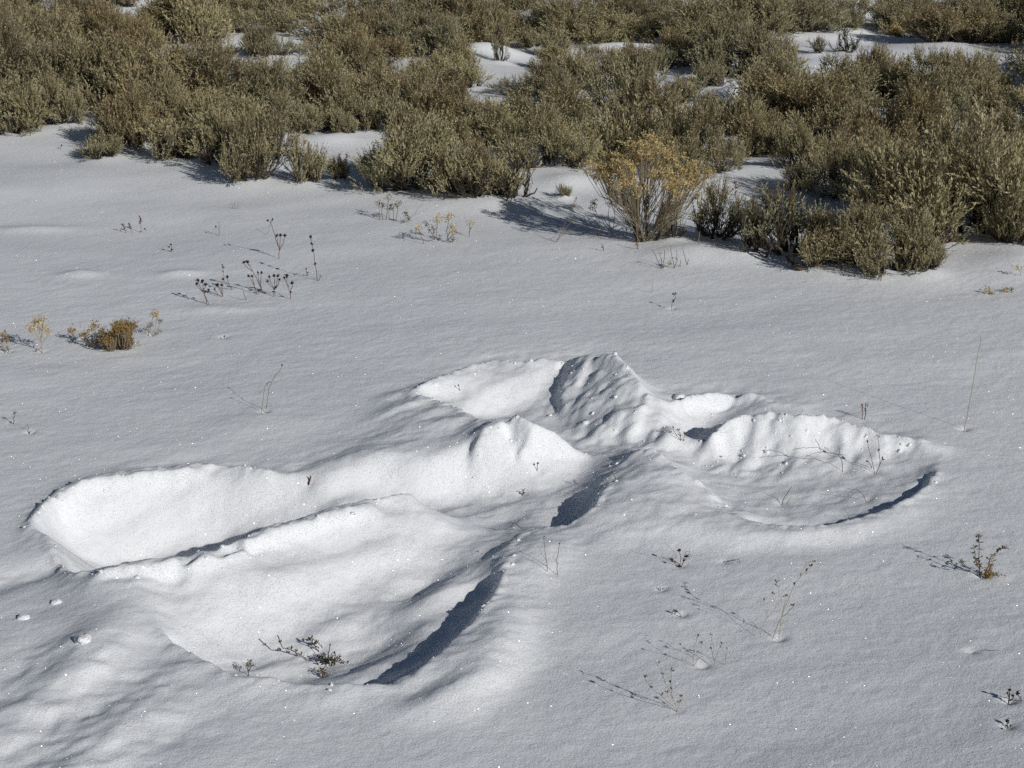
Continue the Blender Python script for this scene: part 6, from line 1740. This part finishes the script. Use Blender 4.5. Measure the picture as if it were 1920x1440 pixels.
# ------------------------------------------------------------------ sagebrush
def make_sage(seed, w, h, n_sprig, stalk=0.1, lean=0.0, leaf=1.0, open_=0.0, mat=None, trunk=1.0):
    """returns meshes (branches, foliage, seed stalks) of a bush w wide and h high, base at the origin"""
    r = np.random.default_rng(seed)
    Rr = w / 2
    nl = max(5, int(6 + w * 9)); lobes = []
    for i in range(nl):
        a = r.uniform(0, 2 * np.pi); q = math.sqrt(r.uniform(0.0, 1)) * Rr * 0.80
        lr = min(Rr * r.uniform(0.28, 0.44), h * 0.5); zt = h * (1 - 0.75 * (q / Rr) ** 2) * r.uniform(0.50, 1.06)
        lobes.append((q * math.cos(a), q * math.sin(a), max(0.02, zt - lr * 0.9), lr))
    lobes = np.array(lobes)
    P, D, SB = [], [], []; n_sprig = int(n_sprig * 1.25)
    while len(P) < n_sprig:
        k = r.integers(nl); L = lobes[k]
        d = r.normal(size=3); d[2] = d[2] * 0.9 + 0.35; d /= np.linalg.norm(d)
        rr = L[3] * (r.uniform(0.62, 1.02) if r.uniform() < 0.8 else r.uniform(0.1, 0.6))
        p = L[:3] + d * rr * np.array([1, 1, 0.95])
        if p[2] < 0.004: continue
        if r.uniform() < open_ and d[2] < 0.1: continue
        sd_ = np.array([d[0] * 0.55 + lean, d[1] * 0.55, 0.60 + 0.3 * d[2]]) + r.normal(size=3) * 0.14
        reach = r.uniform(0.65, 1.2) * (1.35 if r.uniform() < .08 else 1); tone = r.uniform(0, 1)
        for _ in range(r.integers(4, 9)):
            dd = sd_ / np.linalg.norm(sd_) + r.normal(size=3) * 0.30
            P.append(p + r.normal(size=3) * 0.010 + dd * r.uniform(0.0, 0.03) * reach); D.append(dd * reach); SB.append(tone)
    P, D, SB = np.array(P), np.array(D), np.array(SB)
    nd = np.linalg.norm(D, axis=1, keepdims=True); D /= nd
    ln = r.uniform(0.040, 0.080, len(P)) * (0.8 + 0.4 * leaf) * np.clip(nd[:, 0], .7, 1.3)
    P0 = P - D * ln[:, None] * 0.3
    # leaves along the sprigs
    fol = Geo(); nleaf = 11
    t = np.tile(np.linspace(0.18, 1.0, nleaf), (len(P), 1)) + r.normal(size=(len(P), nleaf)) * 0.04
    base = P0[:, None] + D[:, None] * (ln[:, None] * t)[..., None]
    q = r.normal(size=(len(P), nleaf, 3)); q -= (q * D[:, None]).sum(-1, keepdims=True) * D[:, None]; q /= np.linalg.norm(q, axis=-1, keepdims=True)
    ld = D[:, None] * r.uniform(0.75, 1.1, (len(P), nleaf, 1)) + q * r.uniform(0.22, 0.62, (len(P), nleaf, 1))
    st = (SB[:, None] * 0.6 + r.uniform(0, 1, (len(P), 1)) * 0.4) * 0.65; tn = np.clip(st + r.uniform(0, 0.4, (len(P), nleaf)), 0, 1)
    tn *= (0.45 + 0.55 * np.clip(t, 0, 1))      # young leaves at the tips are paler
    fol.leaves(base.reshape(-1, 3), ld.reshape(-1, 3), r.uniform(0.012, 0.021, base.size // 3) * leaf, r.uniform(0.0042, 0.0062, base.size // 3) * leaf, tn.ravel(), r)
    # woody skeleton
    br = Geo(); nt = max(3, nl // 2)
    root = [np.array([r.normal() * 0.018 * trunk, r.normal() * 0.018 * trunk, -0.04]) for _ in range(nt)]
    mids = []
    for k in range(nl):
        a = root[k % nt]; b = lobes[k, :3] + np.array([0, 0, -0.1 * h]); b[2] = max(b[2], 0.03)
        m1 = a * 0.55 + b * 0.45 + r.normal(size=3) * 0.05 * w; m1[2] = max(0.015, (a[2] * 0.6 + b[2] * 0.4) * 0.8)
        ts = np.linspace(0, 1, 6)[:, None]
        c = (1 - ts) ** 2 * a + 2 * ts * (1 - ts) * m1 + ts ** 2 * b + r.normal(size=(6, 3)) * 0.006
        br.tube(c, np.linspace(0.0085, 0.0032, 6) * (0.6 + 0.7 * w) * trunk, r.uniform(0.1, 0.6), 5)
        mids.append(c)
    sel = r.choice(len(P), size=min(len(P), int(140 + 420 * w)), replace=False)
    for i in sel:
        k = int(np.argmin(((lobes[:, :3] - P0[i]) ** 2).sum(1))); c = mids[k]; a = c[r.integers(2, 6)]
        m_ = (a + P0[i]) / 2 + np.array([0, 0, -0.012]) + r.normal(size=3) * 0.008
        br.tube([a, m_, P0[i], P0[i] + D[i] * ln[i] * 0.9], [0.0026, 0.0019, 0.0014, 0.0007], r.uniform(0, 1), 3)
    sk = None
    ns = int(n_sprig * stalk)
    if ns:
        sk = Geo(); top = np.argsort(-(P[:, 2] + r.normal(size=len(P)) * h * 0.22))[:ns]
        for i in top:
            d = np.array([D[i][0] * 0.4, D[i][1] * 0.4, 1.0]) + r.normal(size=3) * 0.10; d /= np.linalg.norm(d); L_ = r.uniform(0.05, 0.125)
            tt = r.uniform(0, 1); bend = r.normal(size=3) * 0.008
            sk.tube([P0[i], P0[i] + d * L_ * 0.6 + bend, P0[i] + d * L_ * 1.1], [0.0012, 0.0010, 0.0006], tt, 3)
            m = 8; u = r.uniform(0.5, 1.1, m)
            dd = d[None] + r.normal(size=(m, 3)) * 0.35
            sk.leaves(P0[i] + d * L_ * u[:, None], dd, r.uniform(0.006, 0.012, m), 0.0025, np.full(m, tt), r)
    return (br.mesh('branches', M_BARK), fol.mesh('foliage', mat or M_LEAF), sk.mesh('seed_stalks', M_STALK) if sk else None)

SAGE = {}
for key, args in {
    # width, height, sprigs
    'big0': dict(seed=1, w=0.80, h=0.46, n_sprig=2300, stalk=0.08, open_=0.2),
    'big1': dict(seed=2, w=0.78, h=0.44, n_sprig=2100, stalk=0.20, open_=0.15),
    'big2': dict(seed=3, w=0.84, h=0.42, n_sprig=2300, stalk=0.04, open_=0.35),
    'med0': dict(seed=4, w=0.56, h=0.36, n_sprig=1250, stalk=0.06, open_=0.2),
    'med1': dict(seed=5, w=0.54, h=0.34, n_sprig=1150, stalk=0.22, open_=0.15),
    'med2': dict(seed=6, w=0.58, h=0.33, n_sprig=1150, stalk=0.03, open_=0.45),
    'med3': dict(seed=7, w=0.50, h=0.37, n_sprig=1050, stalk=0.32, open_=0.15),
    'low0': dict(seed=8, w=0.34, h=0.19, n_sprig=480, stalk=0.04, open_=0.1),
    'low1': dict(seed=9, w=0.30, h=0.20, n_sprig=420, stalk=0.02, open_=0.1),
    'pale0': dict(seed=10, w=0.62, h=0.34, n_sprig=1700, stalk=0.05, open_=0.2, mat=M_LEAF_PALE),
    'pale1': dict(seed=11, w=0.34, h=0.20, n_sprig=360, stalk=0.03, open_=0.1, mat=M_LEAF_PALE),
    'grey0': dict(seed=12, w=0.34, h=0.28, n_sprig=200, stalk=0.25, open_=0.9, mat=M_LEAF_GREY, leaf=1.0, trunk=1.25),
    'grey1': dict(seed=13, w=0.30, h=0.24, n_sprig=130, stalk=0.35, open_=0.9, mat=M_LEAF_GREY, leaf=0.95, trunk=1.25),
    'dead': dict(seed=15, w=0.34, h=0.24, n_sprig=90, stalk=0.0, open_=0.5, mat=M_OLIVE, leaf=0.7, trunk=1.5),
    'sparse': dict(seed=14, w=0.34, h=0.22, n_sprig=110, stalk=0.15, open_=0.7, mat=M_LEAF_PALE),
}.items():
    SAGE[key] = (make_sage(**args), args['w'], args['h'])

for (x, y, w, h, key, label, group, rot) in BUSHES:
    (br, fo, sk), pw, ph = SAGE[key]
    o = thing('sagebrush', label, 'sagebrush', (x, y, H(x, y) - 0.008), group)
    o.scale = (w / pw, w / pw, h / ph); o.rotation_euler.z = rot
    obj('branches', br, o); obj('foliage', fo, o)['kind'] = 'stuff'
    if sk: obj('seed_stalks', sk, o)['kind'] = 'stuff'
    for pl, rad in TRUNKS.get(label, []):
        g = Geo(); p = np.array(pl, float) - np.array([x, y, 0]); c, s_ = math.cos(-rot), math.sin(-rot)
        p = np.stack([(p[:, 0] * c - p[:, 1] * s_) / o.scale.x, (p[:, 0] * s_ + p[:, 1] * c) / o.scale.x, p[:, 2] / o.scale.z], 1)
        t = np.linspace(0, len(p) - 1, 4 * len(p)); i = np.clip(t.astype(int), 0, len(p) - 2); f = (t - i)[:, None]
        p = p[i] * (1 - f) + p[i + 1] * f + rng.normal(size=(len(t), 3)) * rad * .35
        g.tube(p, np.linspace(1, .55, len(p)) * rad * (1 + .18 * rng.normal(size=len(p))), rng.uniform(.5, 1), 6)
        obj('trunk', g.mesh('trunk', M_BARK), o)

# ------------------------------------------------------------------ rabbitbrush with ochre seed heads
def make_rabbitbrush(seed, w, h, n_stem, mat_head, woody=4, head_r=0.012, full=0.35):
    r = np.random.default_rng(seed); wood, stem, head = Geo(), Geo(), Geo()
    bases = []
    for k in range(woody):
        a = 2 * np.pi * k / woody + r.uniform(-.4, .4); q = w * r.uniform(0.10, 0.22)
        b = np.array([q * math.cos(a), q * math.sin(a) * 0.8, h * r.uniform(0.26, 0.42)])
        c0 = np.array([r.normal() * 0.012, r.normal() * 0.012, -0.03])
        m1 = (c0 + b) / 2 + np.array([b[0] * .35, b[1] * .35, -0.02])
        wood.tube([c0, c0 * .4 + m1 * .6, m1, m1 * .4 + b * .6, b], np.array([.008, .0065, .0055, .0045, .0035]) * (0.45 + w), r.uniform(0.1, .5), 5); bases.append((b, m1))
    subs = []
    for k in range(max(6, n_stem // 15)):
        a = r.uniform(0, 2 * np.pi); q = math.sqrt(r.uniform(0, 1)) * w * 0.46
        t_ = np.array([q * math.cos(a), q * math.sin(a), 0.0]); t_[2] = h * (1 - 0.34 * (q / (w * .5)) ** 2) * r.uniform(0.72 if w > .3 else 0.45, 1.0)
        subs.append((t_, int(np.argmin([np.hypot(*(b_[0][:2] * 1.6 - t_[:2])) + r.uniform(0, .25) * w for b_ in bases])), r.uniform(.45, 1)))
    for i in range(n_stem):
        t_, bi, rich = subs[r.integers(len(subs))]; b, m1 = bases[bi]
        top = t_ + r.normal(size=3) * np.array([.065, .065, .05]) * w
        top[2] = max(top[2], h * .25)
        s0 = b * r.uniform(.45, 1) + np.array([0, 0, -0.01]) if r.uniform() < .88 else np.array([r.normal() * .03 * w, r.normal() * .03 * w, 0.0])
        s0[2] = max(s0[2], -0.01)
        mid = s0 * .5 + top * .5 + np.array([(top[0] - s0[0]) * .22, (top[1] - s0[1]) * .22, -0.012])
        tt = r.uniform(0, 1)
        stem.tube([s0, mid, top], [0.0016, 0.0013, 0.0009], tt, 3)
        if r.uniform() < rich * (1.0 if top[2] > h * 0.5 else 0.5):
            for s_ in range(r.integers(3, 6)):
                tip = top + np.array([r.normal() * head_r, r.normal() * head_r, r.uniform(-.3, 1.0) * head_r * 1.4])
                stem.tube([mid * .25 + top * .75, tip], [0.0008, 0.0006], tt, 3)
                m = 11; d = r.normal(size=(m, 3)); d[:, 2] += .8
                head.leaves(tip + r.normal(size=(m, 3)) * head_r * .33, d, r.uniform(.5, 1.0, m) * head_r * .85, head_r * .34, np.clip(r.normal(.5, .28, m), 0, 1), r)
    return wood.mesh('woody_base', M_BARK), stem.mesh('stems', M_GREYSTEM), head.mesh('seed_heads', mat_head)

def rabbitbrush(x, y, w, h, label, seed, n_stem, mat, woody, head_r, group=None):
    o = thing('rabbitbrush', label, 'rabbitbrush', (x, y, H(x, y) - 0.005), group)
    for nm, me in zip(('woody_base', 'stems', 'seed_heads'), make_rabbitbrush(seed, w, h, n_stem, mat, woody, head_r)):
        p = obj(nm, me, o)
        if nm != 'woody_base': p['kind'] = 'stuff'
    return o

# ------------------------------------------------------------------ weeds: stems drawn as polylines standing in the snow
def weed(spec):
    name, label, cat, x, y, stems, smat, rad, group = spec['name'], spec['label'], spec['cat'], spec['x'], spec['y'], spec['stems'], MATS[spec['smat']], spec['r'], spec.get('group')
    r = np.random.default_rng(spec['seed'])
    o = thing(name, label, cat, (x, y, H(x, y)), group)
    for st in stems:
        g = Geo(); pts = np.array(st['p'], float)
        yy = np.cumsum(r.normal(size=len(pts)) * 0.006 * (np.arange(len(pts)) > 0))
        p3 = np.stack([pts[:, 0], yy, pts[:, 1]], 1)
        if len(p3) > 2:      # smooth
            t = np.linspace(0, len(p3) - 1, 3 * len(p3)); i = np.clip(t.astype(int), 0, len(p3) - 2); f = (t - i)[:, None]
            f = f * f * (3 - 2 * f) * .3 + f * .7; p3 = p3[i] * (1 - f) + p3[i + 1] * f
        p3 = p3 + r.normal(size=p3.shape) * 0.0006
        if pts[0, 1] < 0.004: p3[0, 2] -= 0.015
        g.tube(p3, np.linspace(1, .6, len(p3)) * rad * st.get('w', 1), r.uniform(.2, .9), 4)
        so = obj('stem', g.mesh('stem', smat), o)
        for hd in st.get('h', []):
            kind, u, size, mk = hd
            k = min(len(p3) - 1, max(0, int(round(u * (len(p3) - 1))))); c = p3[k]; hg = Geo()
            if kind == 'ball':
                hg.blob(c, size, r.uniform(.1, .9), r, .8)
                m = 8; hg.leaves(c + r.normal(size=(m, 3)) * size * .4, r.normal(size=(m, 3)) + [0, 0, .4], size * 1.3, size * .5, r.uniform(0, 1, m), r)
            elif kind == 'bud':
                d = r.normal(size=(4, 3)) * .5 + [0, 0, 1]; hg.leaves(np.tile(c, (4, 1)), d, size * 2, size * .8, r.uniform(0, 1, 4), r)
            elif kind == 'tuft':
                m = 46; d = r.normal(size=(m, 3)); d[:, 2] += .7
                hg.leaves(c + r.normal(size=(m, 3)) * size * [.55, .55, .45], d, r.uniform(.4, .8, m) * size, size * .28, np.clip(r.normal(.5, .3, m), 0, 1), r)
            elif kind == 'leaf':
                m = 5; d = r.normal(size=(m, 3)) * [1, 1, .5] + [0, 0, .2]; hg.leaves(np.tile(c, (m, 1)), d, size * r.uniform(.7, 1.2, m), size * .38, r.uniform(0, 1, m), r)
            elif kind == 'spike':
                m = 26; u2 = r.uniform(0, 1, m); kk = np.clip((u2 * .45 + .55) * (len(p3) - 1), 0, len(p3) - 1).astype(int)
                d = r.normal(size=(m, 3)) * .5 + [0, 0, .8]; hg.leaves(p3[kk] + r.normal(size=(m, 3)) * .002, d, size * r.uniform(.7, 1.2, m), size * .4, r.uniform(0, 1, m), r)
            hn = {'ball': 'seed_head', 'bud': 'bud', 'tuft': 'seed_head', 'leaf': 'leaf', 'spike': 'seed_spike'}[kind]
            obj(hn, hg.mesh(hn, MATS[mk]), so)
    return o

for s in WEEDS:
    if s['kind'] == 'rabbit':
        rabbitbrush(s['x'], s['y'], s['w'], s['h'], s['label'], s['seed'], s['n'], MATS[s['mat']], s['woody'], s['hr'], s.get('group'))
    else:
        weed(s)

# ------------------------------------------------------------------ loose snow clods
def clod(x, y, rad, label, seed, squash):
    r = np.random.default_rng(seed)
    n, m = 15, 22; lat = np.linspace(-np.pi / 2, np.pi / 2, n); lon = np.arange(m) * 2 * np.pi / m
    V = np.stack([np.cos(lat)[:, None] * np.cos(lon)[None], np.cos(lat)[:, None] * np.sin(lon)[None], np.sin(lat)[:, None] * np.ones(m)[None]], -1).reshape(-1, 3)
    s = 1 + 0.34 * vnoise(V[:, 0] + V[:, 2] * .7, V[:, 1] - V[:, 2] * .6, .7, .7, seed) + 0.16 * vnoise(V[:, 0] - V[:, 2], V[:, 1] + V[:, 2], .3, .3, seed + 5)
    V = V * s[:, None] * rad * np.array([1.15, .95, squash])
    i = np.arange(n - 1)[:, None] * m; j = np.arange(m)[None]; jn = (j + 1) % m
    F = np.stack([i + j, i + jn, i + m + jn, i + m + j], -1).reshape(-1, 4)
    me = quads_mesh('snow_clod', V, F, M_SNOW, np.zeros(len(V))); me.shade_smooth()
    o = obj('snow_clod', me, None, (x, y, H(x, y) + rad * squash * 0.12)); o.rotation_euler.z = r.uniform(0, 6)
    tag(o, label, 'snow clod', 'loose lumps of snow around the angel')

for k, (x, y, rad, sq, label) in enumerate(CLODS): clod(x, y, rad, label, 50 + k, sq)
